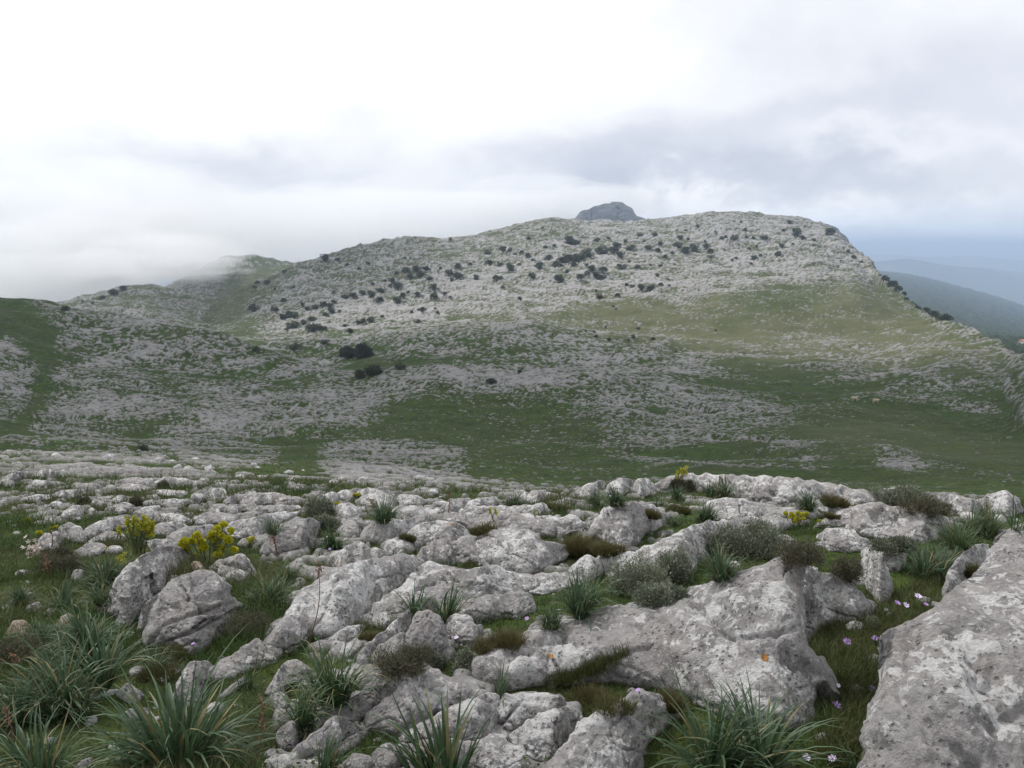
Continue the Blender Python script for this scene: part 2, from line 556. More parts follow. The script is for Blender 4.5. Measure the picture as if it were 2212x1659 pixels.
CURVES.append((_X, sy(_X) + np.interp(_X, [0, 600, 1700, 1900, 2300], [14, 24, 20, 26, 22]), sd(_X) * np.interp(_X, [0, 600, 1800, 1950], [1.12, 1.1, 1.12, 1.12])))
CURVES.append(curve([1150, 1150, 1150, 1150, 1150, 1150, 1150, 1250, 1250, 1100, 1000, 900, 850, 700, 650],
                    [(-300, 700), (0, 690), (200, 668), (350, 628), (420, 586), (480, 556), (540, 552), (600, 563), (650, 572), (720, 640),
                     (1700, 620), (1900, 680), (2080, 730), (2212, 745), (2700, 900)]))
CURVES.append(curve(1700, [(-300, 720), (480, 640), (700, 700), (1800, 640), (1900, 650), (2212, 715), (2700, 800)]))
CURVES.append(curve(4800, [(-300, 760), (700, 760), (1700, 660), (1840, 590), (1900, 586), (1935, 590), (2000, 600), (2080, 622), (2150, 640),
                           (2212, 661), (2400, 730), (2800, 800)]))
CURVES.append(curve(5600, [(-300, 800), (1800, 720), (2212, 740), (2800, 840)]))

AMAX = 1.05
NA = 1240
AG = np.linspace(-AMAX, AMAX, NA)
_seg = [(0.32, 2, 40), (2, 12, 250), (12, 60, 200), (60, 160, 220), (160, 350, 330), (350, 1000, 380), (1000, 5600, 150)]
DR = np.concatenate([np.exp(np.linspace(math.log(a), math.log(b), n, endpoint=False)) for a, b, n in _seg] + [[5600.0]])
NR = len(DR)


def pchip_eval(x, y, xq):
    h = np.diff(x)
    d = np.diff(y) / h
    m = np.zeros_like(y)
    w1, w2 = 2 * h[1:] + h[:-1], h[1:] + 2 * h[:-1]
    ok = d[:-1] * d[1:] > 0
    with np.errstate(divide='ignore', invalid='ignore'):
        mm = (w1 + w2) / (w1 / d[:-1] + w2 / d[1:])
    m[1:-1] = np.where(ok, mm, 0)
    m[0], m[-1] = d[0], d[-1]
    i = np.clip(np.searchsorted(x, xq) - 1, 0, len(h) - 1)
    t = np.clip((xq - x[i]) / h[i], 0, 1)
    return ((1 + 2 * t) * (1 - t) ** 2 * y[i] + t * (1 - t) ** 2 * h[i] * m[i]
            + t * t * (3 - 2 * t) * y[i + 1] + t * t * (t - 1) * h[i] * m[i + 1])


def build_height():
    LD, SL = [], []
    for X, Y, d in CURVES:
        r = ray(X, Y)
        t = d / r[:, 1]
        a = t * r[:, 0] / (d + 3.0)
        z = t * r[:, 2]
        o = np.argsort(a)
        LD.append(blur1(np.interp(AG, a[o], np.log(d[o])), 4))
        SL.append(blur1(np.interp(AG, a[o], (z / d)[o]), 3))
    LD, SL = np.array(LD), np.array(SL)
    for k in range(1, len(LD)):
        LD[k] = np.maximum(LD[k], LD[k - 1] + 0.02)
    q = np.log(DR)
    Z = np.empty((NR, NA))
    for j in range(NA):
        Z[:, j] = pchip_eval(LD[:, j], SL[:, j], q) * DR
    return Z + EYE


ZB = build_height()
XG = AG[None, :] * (DR[:, None] + 3.0)
YG = np.repeat(DR[:, None], NA, 1)

# ---- cover of the slopes: outcrops and grass strips, traced in the picture
PW, PH = 640, 460                       # raster of 2212 x 1659 at 1/4, margin 40
_gx, _gy = np.meshgrid((np.arange(PW) - 40) * 4.0, (np.arange(PH)) * 4.0)
ROCKC = np.full((PH, PW), 0.45)
YELC = np.full((PH, PW), 0.05)
TONEC = np.full((PH, PW), 0.62)            # how pale the bare rock is: the mountain face is paler limestone
COVER = [
    ('r', .90, [(600, 560), (900, 490), (1240, 460), (1560, 440), (1800, 470), (1920, 600), (1750, 612), (1640, 632), (1540, 642), (1300, 662), (1000, 690), (900, 702), (600, 722), (560, 700)]),
    ('r', .66, [(640, 560), (885, 495), (1060, 490), (1230, 460), (1300, 488), (1080, 556), (900, 606), (700, 648), (560, 700), (470, 680)]),
    ('r', .56, [(60, 665), (300, 600), (480, 540), (640, 555), (560, 640), (460, 720), (300, 690)]),
    ('r', .18, [(440, 700), (450, 640), (520, 610), (590, 580), (560, 640), (510, 690), (600, 715), (560, 750), (480, 728)]),
    ('r', .12, [(470, 610), (560, 572), (660, 562), (610, 596), (540, 640), (480, 700), (445, 665)]),
    ('r', .15, [(880, 702), (1000, 682), (1300, 658), (1500, 648), (1640, 622), (1720, 604), (1830, 606), (1900, 620), (1960, 660), (2060, 720), (2212, 790), (2300, 800), (1900, 790), (1700, 780), (1500, 752), (1300, 722), (1150, 697), (1000, 697)]),
    ('y', .52, [(640, 565), (900, 490), (1240, 460), (1560, 440), (1800, 470), (1930, 600), (1750, 640), (1300, 670), (900, 705), (560, 720), (300, 690), (60, 665), (300, 600), (460, 560)]),
    ('y', .95, [(880, 702), (1000, 682), (1300, 658), (1500, 648), (1640, 622), (1720, 604), (1830, 606), (1900, 620), (1960, 660), (2060, 720), (2212, 790), (2300, 800), (1900, 790), (1700, 790), (1500, 762), (1300, 722), (1150, 697), (1000, 697)]),
    ('y', .35, [(1560, 655), (1680, 606), (1800, 612), (1790, 650), (1640, 690)]),
    ('r', .34, [(1560, 745), (1700, 742), (1900, 720), (2060, 725), (2230, 785), (2230, 860), (2100, 800), (1980, 785), (1800, 790), (1650, 785)]),
    ('r', .20, [(1400, 735), (1560, 760), (1700, 800), (1900, 830), (2050, 800), (2200, 870), (2230, 1100), (1600, 1070), (1760, 990), (1700, 910), (1600, 850), (1480, 800)]),
    ('r', .66, [(600, 735), (780, 730), (1000, 698), (1130, 692), (1290, 716), (1420, 726), (1500, 760), (1560, 800), (1400, 790), (1150, 790), (940, 775), (780, 745)]),
    ('r', .30, [(960, 745), (1060, 735), (1080, 755), (1000, 765)]),
    ('r', .72, [(780, 818), (940, 786), (1300, 798), (1450, 818), (1600, 860), (1700, 920), (1740, 965), (1600, 950), (1400, 925), (1280, 868), (1100, 850), (900, 850)]),
    ('r', .05, [(760, 802), (800, 770), (900, 768), (1000, 778), (1180, 790), (1000, 788), (900, 796), (840, 806)]),
    ('r', .08, [(1700, 880), (1900, 870), (2230, 900), (2230, 1080), (1800, 1060), (1760, 960)]),
    ('y', .45, [(1640, 920), (1900, 900), (2230, 960), (2230, 1010), (1800, 980)]),
    ('r', .42, [(2000, 810), (2100, 782), (2230, 850), (2230, 910), (2110, 860)]),
    ('r', .85, [(1885, 985), (1940, 980), (2010, 1018), (1930, 1022)]),
    ('r', .10, [(700, 935), (900, 885), (1050, 858), (1250, 885), (1400, 935), (1700, 970), (1800, 1050), (1300, 1055), (1000, 1050), (1000, 975), (850, 950)]),
    ('r', .30, [(1300, 890), (1500, 940), (1700, 1000), (1720, 1060), (1400, 1030), (1300, 960)]),
    ('r', .66, [(125, 660), (300, 692), (480, 724), (620, 778), (790, 820), (740, 832), (560, 812), (350, 792), (200, 772), (130, 740)]),
    ('r', .70, [(100, 815), (300, 815), (560, 830), (760, 850), (920, 855), (760, 910), (640, 940), (480, 965), (300, 960), (200, 900), (100, 880)]),
    ('r', .03, [(-100, 630), (50, 640), (110, 700), (135, 760), (115, 830), (95, 880), (60, 940), (-100, 980), (-100, 930), (50, 880), (80, 800), (50, 740), (-100, 690)]),
    ('r', .72, [(-100, 715), (30, 740), (70, 800), (60, 850), (30, 900), (-100, 900)]),
    ('r', .10, [(130, 785), (300, 795), (500, 805), (700, 832), (800, 838), (700, 852), (400, 816), (150, 812)]),
    ('r', .25, [(200, 905), (330, 930), (300, 965), (210, 950)]),
    ('r', .05, [(-100, 965), (200, 960), (300, 978), (500, 968), (700, 945), (800, 955), (690, 975), (700, 1010), (760, 1050), (520, 1040), (300, 1000), (150, 985), (-100, 1020)]),
    ('r', .66, [(700, 965), (850, 955), (1000, 975), (1010, 1040), (920, 1070), (780, 1055), (700, 1000)]),
    ('r', .45, [(380, 975), (620, 972), (560, 1000), (400, 995)]),
    ('r', .46, [(-100, 1025), (60, 985), (200, 985), (400, 1020), (560, 1040), (760, 1064), (900, 1075), (900, 1110), (500, 1115), (200, 1110), (-100, 1090)]),
    ('r', .02, [(1010, 1062), (2400, 1055), (2400, 1900), (-200, 1900), (-200, 1125), (600, 1125), (800, 1112)]),
    ('r', .33, [(300, 1112), (700, 1085), (1000, 1068), (1700, 1058), (2160, 1085), (2130, 1150), (1560, 1190), (1180, 1250), (1040, 1330), (1260, 1520), (1250, 1700), (560, 1700), (600, 1480), (560, 1400), (640, 1260), (500, 1150)]),
    ('y', .10, [(-200, 1000), (2400, 1050), (2400, 1900), (-200, 1900)]),
]
for kind, val, poly in COVER:
    msk = inside(poly, _gx, _gy)
    (ROCKC if kind == 'r' else YELC)[msk] = val
    if val == .90:
        TONEC[msk] = 0.88
ROCKC = blur2(ROCKC, 2.6)
YELC = blur2(YELC, 5.0)
TONEC = blur2(TONEC, 5.0)


def sample(A, X, Y):
    u = np.clip(X / 4.0 + 40, 0, PW - 1.001)
    v = np.clip(Y / 4.0, 0, PH - 1.001)
    i, j = v.astype(int), u.astype(int)
    fv, fu = v - i, u - j
    return (A[i, j] * (1 - fu) + A[i, j + 1] * fu) * (1 - fv) + (A[i + 1, j] * (1 - fu) + A[i + 1, j + 1] * fu) * fv


def cover_noise(P2, P3):
    """rocky-speckle noise, about normal with unit spread; grain grows slowly with distance"""
    lnD = np.log(P2[..., 1])
    P2 = P3
    w = [np.exp(-((lnD - c) / 0.75) ** 2) for c in (math.log(9), math.log(30), math.log(110), math.log(400))]
    lam = [0.36, 1.05, 0.85, 1.7]
    out, wt = 0, 0
    for k in range(4):
        sel = w[k] > 0.02
        n = np.zeros(P2.shape[:-1])
        if sel.any():
            n[sel] = (perlin(P2[sel], 1 / lam[k], 20 + k) + 0.7 * perlin(P2[sel], 2.1 / lam[k], 30 + k) + 0.45 * perlin(P2[sel], 4.3 / lam[k], 50 + k)) / 0.42
        out = out + w[k] * n
        wt = wt + w[k] ** 2
    return out / np.sqrt(wt)


def erf_cdf(x):
    return 1 / (1 + np.exp(-1.702 * x))


def finish_terrain():
    P2 = np.stack([XG, YG], -1)
    PV = np.stack([XG, YG, ZB], -1)
    X, Y = project(PV)
    rho = sample(ROCKC, X, Y)
    # wavy edges for outcrops, ledges along the strata
    Q3 = np.stack([XG, YG * 1.4, ZB * 1.6], -1)
    big = fbm(Q3, 0.03, 3, 0.6, 3)
    mid = fbm(Q3, 0.11, 4, 0.65, 9)
    band = perlin(np.stack([XG * .035, YG * .035, ZB * 0.55], -1), 1.0, 13) / 0.35
    tonec = sample(TONEC, X, Y)
    rho = np.clip(0.05 + rho * 0.72 - 0.04 + (0.17 * big + 0.27 * mid + 0.17 * band) * sstep(rho, 0.03, 0.3) + 0.10 * mid * np.interp(YG, [10, 40], [0.3, 1]), 0.0, 0.97)
    P3 = np.stack([XG, YG, ZB * 1.3], -1)
    n = cover_noise(P2, P3)
    u = erf_cdf(n)
    m = sstep(rho - u, -0.04, 0.12)
    hs = np.exp(np.interp(np.log(YG), np.log([8, 20, 60, 150, 400, 1000]), np.log([0.08, 0.26, 0.34, 0.34, 0.5, 0.8])))
    bump = m * (0.35 + 0.65 * np.clip(rho - u, 0, 1)) * hs
    ledge = np.abs(perlin(P2 * np.array([0.6, 1.5]), 0.25, 71)) * hs * 0.5 * m
    tf = ZB * 0.30 + 0.9 * perlin(P2, 0.02, 55) + 0.35 * perlin(P2, 0.09, 56) + 0.12 * perlin(P2, 0.4, 57)
    tf = tf - np.floor(tf)
    ledge = ledge + (np.where(tf < .82, tf / .82, (1 - tf) / .18) - .5) * sstep(rho, 0.22, 0.55) * np.interp(YG, [25, 70, 200, 600], [0.0, 0.5, 1.0, 1.8]) * (0.5 + sstep(perlin(P2, 0.05, 58), -.2, .3))
    hum = fbm(P2, 0.05, 3, 0.5, 77) * np.interp(np.log(YG), np.log([3, 12, 60, 300, 1000]), [0.0, 0.05, 0.8, 2.0, 3.5])
    near = fbm(P2, 1.3, 4, 0.5, 81) * 0.05 * np.interp(YG, [10, 30], [1, 0.0])
    skyd = np.exp(np.interp(X, SKY_X, np.log(SKY_D)))
    wood = sstep(YG / skyd, 1.02, 1.06) * (X > 1780) * (YG > 100)
    wood = np.where((YG > 150) & (YG / skyd > 1.5) & (X > 1500), 1.0, wood)
    Z = ZB + (bump + ledge) * (1 - wood) + hum * np.interp(YG, [1000, 2000], [1, 3]) + near
    Z += wood ** 3 * np.abs(fbm(P2, 0.12, 3, 0.6, 91)) * np.interp(YG / skyd, [1.1, 1.5], [0.6, 5.0])
    tone = tonec * np.clip(0.5 + 0.30 * perlin(P2, 0.9, 41) + 0.25 * perlin(P2, 0.22, 43) + 0.35 * np.clip(rho - u, -0.3, 0.6), 0, 1)
    brown = np.clip(0.35 + 0.55 * fbm(P2, 0.09, 4, 0.6, 61), 0, 1)
    yel = np.clip(sample(YELC, X, Y) * (1 + 0.6 * fbm(P2, 0.06, 3, 0.6, 66)), 0, 1)
    return Z, np.stack([m, yel, wood], -1), np.stack([tone, brown, brown], -1)


ZG, PAINT, PAINT2 = finish_terrain()


def zground(x, y):
    x, y = np.asarray(x, float), np.asarray(y, float)
    c = np.clip((x / (y + 3.0) + AMAX) / (2 * AMAX) * (NA - 1), 0, NA - 1.001)
    r = np.clip(np.interp(np.log(np.maximum(y, 0.05)), np.log(DR), np.arange(NR)), 0, NR - 1.001)
    i, j = r.astype(int), c.astype(int)
    fr, fc = r - i, c - j
    return (ZG[i, j] * (1 - fc) + ZG[i, j + 1] * fc) * (1 - fr) + (ZG[i + 1, j] * (1 - fc) + ZG[i + 1, j + 1] * fc) * fr


_DS = np.exp(np.linspace(math.log(1.0), math.log(5500), 1500))


def hit(X, Y, dmin=1.0):
    """where the sight line through (X, Y) of the 2212-wide picture meets the ground"""
    X, Y = np.atleast_1d(np.asarray(X, float)), np.atleast_1d(np.asarray(Y, float))
    r = ray(X, Y)
    res = np.zeros((len(X), 3))
    ds = _DS[_DS >= dmin]
    for k in range(len(X)):
        t = ds / r[k, 1]
        xs, zs = t * r[k, 0], EYE + t * r[k, 2]
        dz = zs - zground(xs, ds)
        bel = np.nonzero(dz < 0)[0]
        if len(bel) == 0:
            i, w = len(ds) - 2, 0.0
        elif bel[0] == 0:
            i, w = 0, 0.0
        else:
            i = bel[0] - 1
            w = dz[i] / (dz[i] - dz[i + 1])
        D = ds[i] + (ds[i + 1] - ds[i]) * w
        t = D / r[k, 1]
        res[k] = (t * r[k, 0], D, EYE + t * r[k, 2])
    return res


def build_terrain():
    V = np.stack([XG, YG, ZG], -1).reshape(-1, 3)
    i = np.arange(NR - 1)[:, None] * NA + np.arange(NA - 1)[None, :]
    fc = np.stack([i, i + 1, i + NA + 1, i + NA], -1).reshape(-1, 4)
    me = mesh_np('terrain', V, [fc], M_GROUND, True, {'paint': PAINT.reshape(-1, 3), 'paint2': PAINT2.reshape(-1, 3)})
    o = link('terrain', me)
    tag(o, kind='structure')
    # the ground behind the viewer, so the sheet goes all round
    n = 60
    xs, ys = np.meshgrid(np.linspace(-40, 40, n), np.linspace(-40, 0.5, n))
    zs = np.full_like(xs, -0.0) - 0.17 * ys * 0.3 - 0.12
    i = np.arange(n - 1)[:, None] * n + np.arange(n - 1)[None, :]
    fc = np.stack([i, i + 1, i + n + 1, i + n], -1).reshape(-1, 4)
    V = np.stack([xs, ys, zs], -1).reshape(-1, 3)
    me = mesh_np('ground', V, [fc], M_GROUND, True, {'paint': np.tile([0.0, .1, 0], (len(V), 1)), 'paint2': np.tile([.5, .4, .4], (len(V), 1))})
    tag(link('ground', me), kind='structure')


build_terrain()


def build_plain():
    """the lowland far below, out to the horizon"""
    m, b, p = new_mat('lowland')
    P = wpos(b)
    f = b.voro(b.vmath('MULTIPLY', P, (1, 0.7, 1)), 0.0011, 'F1', 'Color')
    s = b.node('ShaderNodeSeparateColor')
    b.put(s.inputs[0], f)
    c = b.mix(s.outputs[0], (0.05, 0.075, 0.035), (0.17, 0.165, 0.09))
    c = b.mix(b.step(b.noise(P, 0.0009, 7, 0.7), 0.42, 0.60), c, (0.025, 0.042, 0.024))
    b.put(p.inputs['Base Color'], c)
    p.inputs['Roughness'].default_value = 1.0
    n = 320
    y = np.exp(np.linspace(math.log(5000), math.log(70000), n))
    a = np.linspace(-1.3, 1.3, n)
    X, Y = a[None, :] * y[:, None], np.repeat(y[:, None], n, 1)
    P2 = np.stack([X, Y], -1)
    ranges = [(8200, 700, [(-1.4, 610), (1700, 585), (1880, 566), (1960, 561), (2050, 572), (2140, 580), (2300, 596), (3200, 640)]),
              (13000, 1200, [(-1.4, 575), (1850, 552), (1930, 550), (2010, 557), (2100, 553), (2212, 560), (2500, 565), (3200, 575)]),
              (26000, 2500, [(-1.4, 548), (1850, 546), (2000, 543), (2120, 547), (2212, 545), (3200, 549)])]
    Z = -470 + np.maximum(fbm(P2, 0.00022, 4, 0.5, 5), 0) * 150 * np.interp(Y, [3000, 8000, 40000], [0.2, 1, 1.6])
    for D0, w_, cr in ranges:
        xs, ys = np.array(cr, float).T
        rr = ray(xs, ys)
        aa, ee = rr[:, 0] / rr[:, 1], rr[:, 2] / rr[:, 1]
        top = np.interp(a, aa, ee) * D0
        top = top[None, :] + fbm(P2, 1.0 / (w_ * 1.3), 4, 0.55, 15) * w_ * 0.035
        Z = np.maximum(Z, -470 + (top + 470) * np.exp(-((Y - D0) / w_) ** 2))
    i = np.arange(n - 1)[:, None] * n + np.arange(n - 1)[None, :]
    fc = np.stack([i, i + 1, i + n + 1, i + n], -1).reshape(-1, 4)
    tag(link('plain', mesh_np('plain', np.stack([X, Y, Z], -1).reshape(-1, 3), [fc], m)), kind='structure')


build_plain()


# ------------------------------------------------------------------ rocks traced from the photograph
CROPS = {'A': (0, 1150, 1939 / 900), 'B': (800, 1150, 1939 / 900), 'C': (1660, 1150, 1939 / 900), 'D': (0, 1150, 2212 / 640),
         'E': (600, 1150, 2212 / 640), 'F': (0, 1500, 2212 / 640), 'G': (640, 1500, 2212 / 640), '4': (0, 620, 2212 / 1280),
         '5': (1280, 620, 2212 / 1280), '6': (500, 450, 2.212), '7': (1400, 450, 2212 / 1160)}
PXV = 2212 / 2560.0


def cv(c, x, y):
    """point of a zoomed crop -> point of the 2212-wide picture"""
    x0, y0, s = CROPS[c]
    return (x0 + np.asarray(x, float) / s) * PXV, (y0 + np.asarray(y, float) / s) * PXV


def poly_v(c, pts):
    p = np.asarray(pts, float)
    X, Y = cv(c, p[:, 0], p[:, 1])
    return np.stack([X, Y], -1)


ALLPOLY = []
ROCKGEO = []                            # world-space rock surfaces, for standing plants on them


def smooth_poly(P, step):
    """closed outline, corners slightly rounded and resampled at step"""
    n = len(P)
    Q = []
    for i in range(n):
        a, b_ = P[i], P[(i + 1) % n]
        Q += [a * 0.82 + b_ * 0.18, a * 0.18 + b_ * 0.82]
    Q = np.array(Q)
    Qc = np.vstack([Q, Q[:1]])
    L = np.concatenate([[0], np.cumsum(np.linalg.norm(np.diff(Qc, axis=0), axis=1))])
    m = max(14, int(L[-1] / step))
    t = np.linspace(0, L[-1], m, endpoint=False)
    return np.stack([np.interp(t, L, Qc[:, 0]), np.interp(t, L, Qc[:, 1])], -1)


def rock_mesh(P, seed, dk=0.70, a1=62, a2=10, T=0.28, rough=1.0, dmin=1.0, groove=None, dfix=None, lift=0.0, npt=3800, skirt=True, mat=None):
    """solid boulder: the outline's lower edge stands on the ground, the face climbs from slope a1 to a2 (degrees) at the top"""
    area = 0.5 * abs(np.sum(P[:, 0] * np.roll(P[:, 1], -1) - np.roll(P[:, 0], -1) * P[:, 1]))
    step = max(1.6, min(9.0, math.sqrt(area / npt)))
    c0 = P.mean(0)
    P = c0 + (P - c0) * 1.05
    P = P + (P - c0) / np.maximum(np.linalg.norm(P - c0, axis=1, keepdims=True), 1e-6) * 3.2
    B = smooth_poly(P, step)
    rs = np.random.default_rng(seed)
    B = B + np.stack([perlin(np.c_[B * 0.05, np.full(len(B), seed)], 1, 1), perlin(np.c_[B * 0.05, np.full(len(B), seed)], 1, 2)], -1) * min(5.0, 0.09 * math.sqrt(area))
    x0, x1 = B[:, 0].min(), B[:, 0].max()
    y0, y1 = B[:, 1].min(), B[:, 1].max()
    gx, gy = np.meshgrid(np.arange(x0, x1, step), np.arange(y0, y1, step * 0.9))
    gx = gx + (np.arange(gx.shape[0]) % 2)[:, None] * step * 0.5
    gx, gy = gx.ravel(), gy.ravel()
    gx = gx + rs.uniform(-.22, .22, gx.size) * step
    gy = gy + rs.uniform(-.22, .22, gy.size) * step
    k = inside(B, gx, gy)
    gx, gy = gx[k], gy[k]

    def dist(px, py):
        best = np.full(px.shape, 1e9)
        for i in range(len(B)):
            a, c = B[i], B[(i + 1) % len(B)]
            d = c - a
            t = np.clip(((px - a[0]) * d[0] + (py - a[1]) * d[1]) / max(d @ d, 1e-9), 0, 1)
            best = np.minimum(best, np.hypot(px - a[0] - t * d[0], py - a[1] - t * d[1]))
        return best
    dd = dist(gx, gy)
    k = dd > step * 0.55
    gx, gy, dd = gx[k], gy[k], dd[k]
    pts = [Vector(p) for p in B] + [Vector((a, b_)) for a, b_ in zip(gx, gy)]
    nb = len(B)
    co, _, tri, ov, _, _ = delaunay_2d_cdt(pts, [], [list(range(nb))], 1, 1e-5)
    q = np.array([(p.x, p.y) for p in co])
    tri = np.array([t for t in tri if len(t) == 3], np.int32)
    px, py = q[:, 0], q[:, 1]
    d = dist(px, py)
    # column envelopes
    nc = 96
    cx = np.linspace(x0 + 1e-3, x1 - 1e-3, nc)
    yb, yt = np.zeros(nc), np.zeros(nc)
    for i, c in enumerate(cx):
        ys = []
        for j in range(nb):
            a, e = B[j], B[(j + 1) % nb]
            if (a[0] > c) != (e[0] > c):
                ys.append(a[1] + (e[1] - a[1]) * (c - a[0]) / (e[0] - a[0]))
        yb[i], yt[i] = (max(ys), min(ys)) if ys else (B[np.argmin(abs(B[:, 0] - c)), 1],) * 2
    yb = blur1(yb, 5)
    yt = np.minimum(blur1(yt, 4), yb - 0.5)
    if dfix is None:
        G = hit(cx, yb, dmin)
        Gd = blur1(G[:, 1], 5)
    else:
        Gd = np.full(nc, float(dfix))
    r = ray(cx, yb)
    Pp = r * (Gd / r[:, 1])[:, None]
    ns = 40
    Dg = np.zeros((nc, ns + 1))
    Dg[:, 0] = Gd
    hdir = r[:, :2] / np.linalg.norm(r[:, :2], axis=1, keepdims=True)
    wob = perlin(np.c_[cx / max(30.0, (x1 - x0) * 0.35), np.full(nc, seed * 1.7)], 1, 8) * 14
    for s in range(1, ns + 1):
        f = s / ns
        al = np.radians(np.clip(a1 + (a2 - a1) * (f ** 0.75) + wob, -6, 86))
        nrm = np.stack([-hdir[:, 0] * np.sin(al), -hdir[:, 1] * np.sin(al), np.cos(al)], -1)
        rr = ray(cx, yb + (yt - yb) * f)
        t = np.sum(Pp * nrm, 1) / np.sum(rr * nrm, 1)
        Pp = rr * t[:, None]
        Dg[:, s] = Pp[:, 1]
    Dg = np.apply_along_axis(blur1, 0, Dg, 2.5)
    u = np.clip((px - x0) / (x1 - x0) * (nc - 1), 0, nc - 1.001)
    i = u.astype(int)
    fu = u - i
    ybv, ytv = yb[i] * (1 - fu) + yb[i + 1] * fu, yt[i] * (1 - fu) + yt[i + 1] * fu
    s = np.clip((ybv - py) / np.maximum(ybv - ytv, 0.5), 0, 1) * (ns - 0.001)
    j = s.astype(int)
    fs = s - j
    D = (Dg[i, j] * (1 - fu) + Dg[i + 1, j] * fu) * (1 - fs) + (Dg[i, j + 1] * (1 - fu) + Dg[i + 1, j + 1] * fu) * fs
    rr = ray(px, py)
    mpp = np.median(D) / F                                   # metres per picture unit
    S = math.sqrt(area) * mpp
    w = max(d.max() * 0.75, 1.0)
    bul = np.sqrt(np.clip(1 - (1 - np.clip(d / w, 0, 1)) ** 2, 0, 1)) * d.max() * mpp * T
    D = D - bul
    V = rr * (D / rr[:, 1])[:, None]
    V[:, 2] += EYE + lift

    def normals():
        n = np.zeros_like(V)
        fn = np.cross(V[tri[:, 1]] - V[tri[:, 0]], V[tri[:, 2]] - V[tri[:, 0]])
        for k_ in range(3):
            np.add.at(n, tri[:, k_], fn)
        n /= np.maximum(np.linalg.norm(n, axis=1, keepdims=True), 1e-12)
        flip = np.sum(n * (V - np.array([0, 0, EYE])), 1) > 0
        n[flip] *= -1
        return n
    edge = sstep(d / w, 0, 0.35) * 0.75 + 0.25
    n = normals()
    f0 = 1.0 / max(S, 0.05)
    h = 0.13 * S * fbm(V, 1.1 * f0, 2, 0.5, seed % 50)
    # flat facets and ledges
    ax = np.array([0.35, 0.25, 1.0]) + rs.normal(0, 0.25, 3)
    lay = V @ (ax / np.linalg.norm(ax)) * f0 * 5 + fbm(V, 1.3 * f0, 2, 0.5, 5 + seed % 40) * 1.1
    saw = lay - np.floor(lay)
    h += 0.028 * S * (np.where(saw < 0.8, saw / 0.8, (1 - saw) / 0.2) - 0.5) * rough
    rid = 1 - np.abs(fbm(V, 2.4 * f0, 3, 0.5, 11 + seed % 40))
    h += 0.04 * S * (rid - 0.7) * rough
    # broken planes: cells with their own tilt
    ncell = 16
    sd_ = V[rs.integers(len(V), size=ncell)]
    gt = rs.normal(0, 0.17, (ncell, 3))
    Vw = V + 0.10 * S * np.stack([fbm(V, 2.2 * f0, 2, 0.5, 3 + k_) for k_ in range(3)], -1)
    d2 = np.stack([np.linalg.norm(Vw - c_, axis=1) for c_ in sd_], 1)
    wt = np.exp(-(d2 - d2.min(1, keepdims=True)) / (0.022 * S))
    wt /= wt.sum(1, keepdims=True)
    hh = np.stack([(V - c_) @ g_ for c_, g_ in zip(sd_, gt)], 1)
    h += np.clip((wt * hh).sum(1), -0.10 * S, 0.10 * S) * min(rough, 1.15)
    h += 0.030 * S * fbm(V, 6.0 * f0, 4, 0.62, 23 + seed % 30) * rough
    # joints
    cr = perlin(V @ np.array([[1, 0, 0], [0, 1, 0], [0, 0, 1.6]]), 0.9 * f0, 31 + seed % 20) + 0.06 * perlin(V, 9 * f0, 4)
    h -= 0.085 * S * np.exp(-(cr / 0.026) ** 2) * rough
    cr = perlin(V @ np.array([[1, .3, 0], [-.3, 1, 0], [0, 0, 2.0]]), 2.1 * f0, 44 + seed % 20) + 0.08 * perlin(V, 14 * f0, 4)
    h -= 0.026 * S * np.exp(-(cr / 0.032) ** 2) * rough
    h += 0.012 * S * fbm(V, 17.0 * f0, 3, 0.6, 29 + seed % 30)
    if groove is not None:
        for gl, gw, gd in groove:
            best = np.full(len(px), 1e9)
            for a, c in zip(gl[:-1], gl[1:]):
                dv = c - a
                t = np.clip(((px - a[0]) * dv[0] + (py - a[1]) * dv[1]) / (dv @ dv), 0, 1)
                best = np.minimum(best, np.hypot(px - a[0] - t * dv[0], py - a[1] - t * dv[1]))
            h -= gd * np.exp(-(best / gw) ** 2)
    V = V + n * (h * dk * edge)[:, None]
    F3 = [tri]
    if skirt:
        # outline loop, ordered
        loop = list(range(nb)) if all(len(ov[k_]) and ov[k_][0] == k_ for k_ in range(nb)) else None
        if loop is None:
            inv = {}
            for k_, lst in enumerate(ov):
                for a in lst:
                    inv.setdefault(a, k_)
            loop = [inv[k_] for k_ in range(nb) if k_ in inv]
        loop = np.array(loop)
        rim = V[loop]
        cen = V.mean(0)
        vd = rim - np.array([0, 0, EYE])
        vd = vd / np.linalg.norm(vd, axis=1, keepdims=True)
        gz = zground(rim[:, 0], rim[:, 1]) if dfix is None else np.full(len(rim), rim[:, 2].min())
        r1 = rim + vd * S * 0.10 - np.array([0, 0, 1]) * S * 0.07
        r1[:, :2] += (cen[:2] - r1[:, :2]) * 0.05
        r2 = r1.copy()
        r2[:, :2] += (cen[:2] - r2[:, :2]) * 0.10
        r2[:, 2] = np.minimum(r1[:, 2] - 0.02, gz - 0.06 - 0.10 * S)
        n0 = len(V)
        m = len(loop)
        V = np.vstack([V, r1, r2])
        a = np.arange(m)
        b_ = (a + 1) % m
        F3.append(np.stack([loop[a], n0 + a, n0 + b_, loop[b_]], -1))
        F3.append(np.stack([n0 + a, n0 + m + a, n0 + m + b_, n0 + b_], -1))
        V = np.vstack([V, r2.mean(0)])
        F3.append(np.stack([n0 + m + a, np.full(m, len(V) - 1), n0 + m + b_], -1))
    if dfix is None:
        ROCKGEO.append((V[:len(q)].copy(), tri.copy()))
    org = V.mean(0)
    me = mesh_np('rock', V - org, F3, mat or M_ROCK)
    # consistent outward normals
    bm = bmesh.new()
    bm.from_mesh(me)
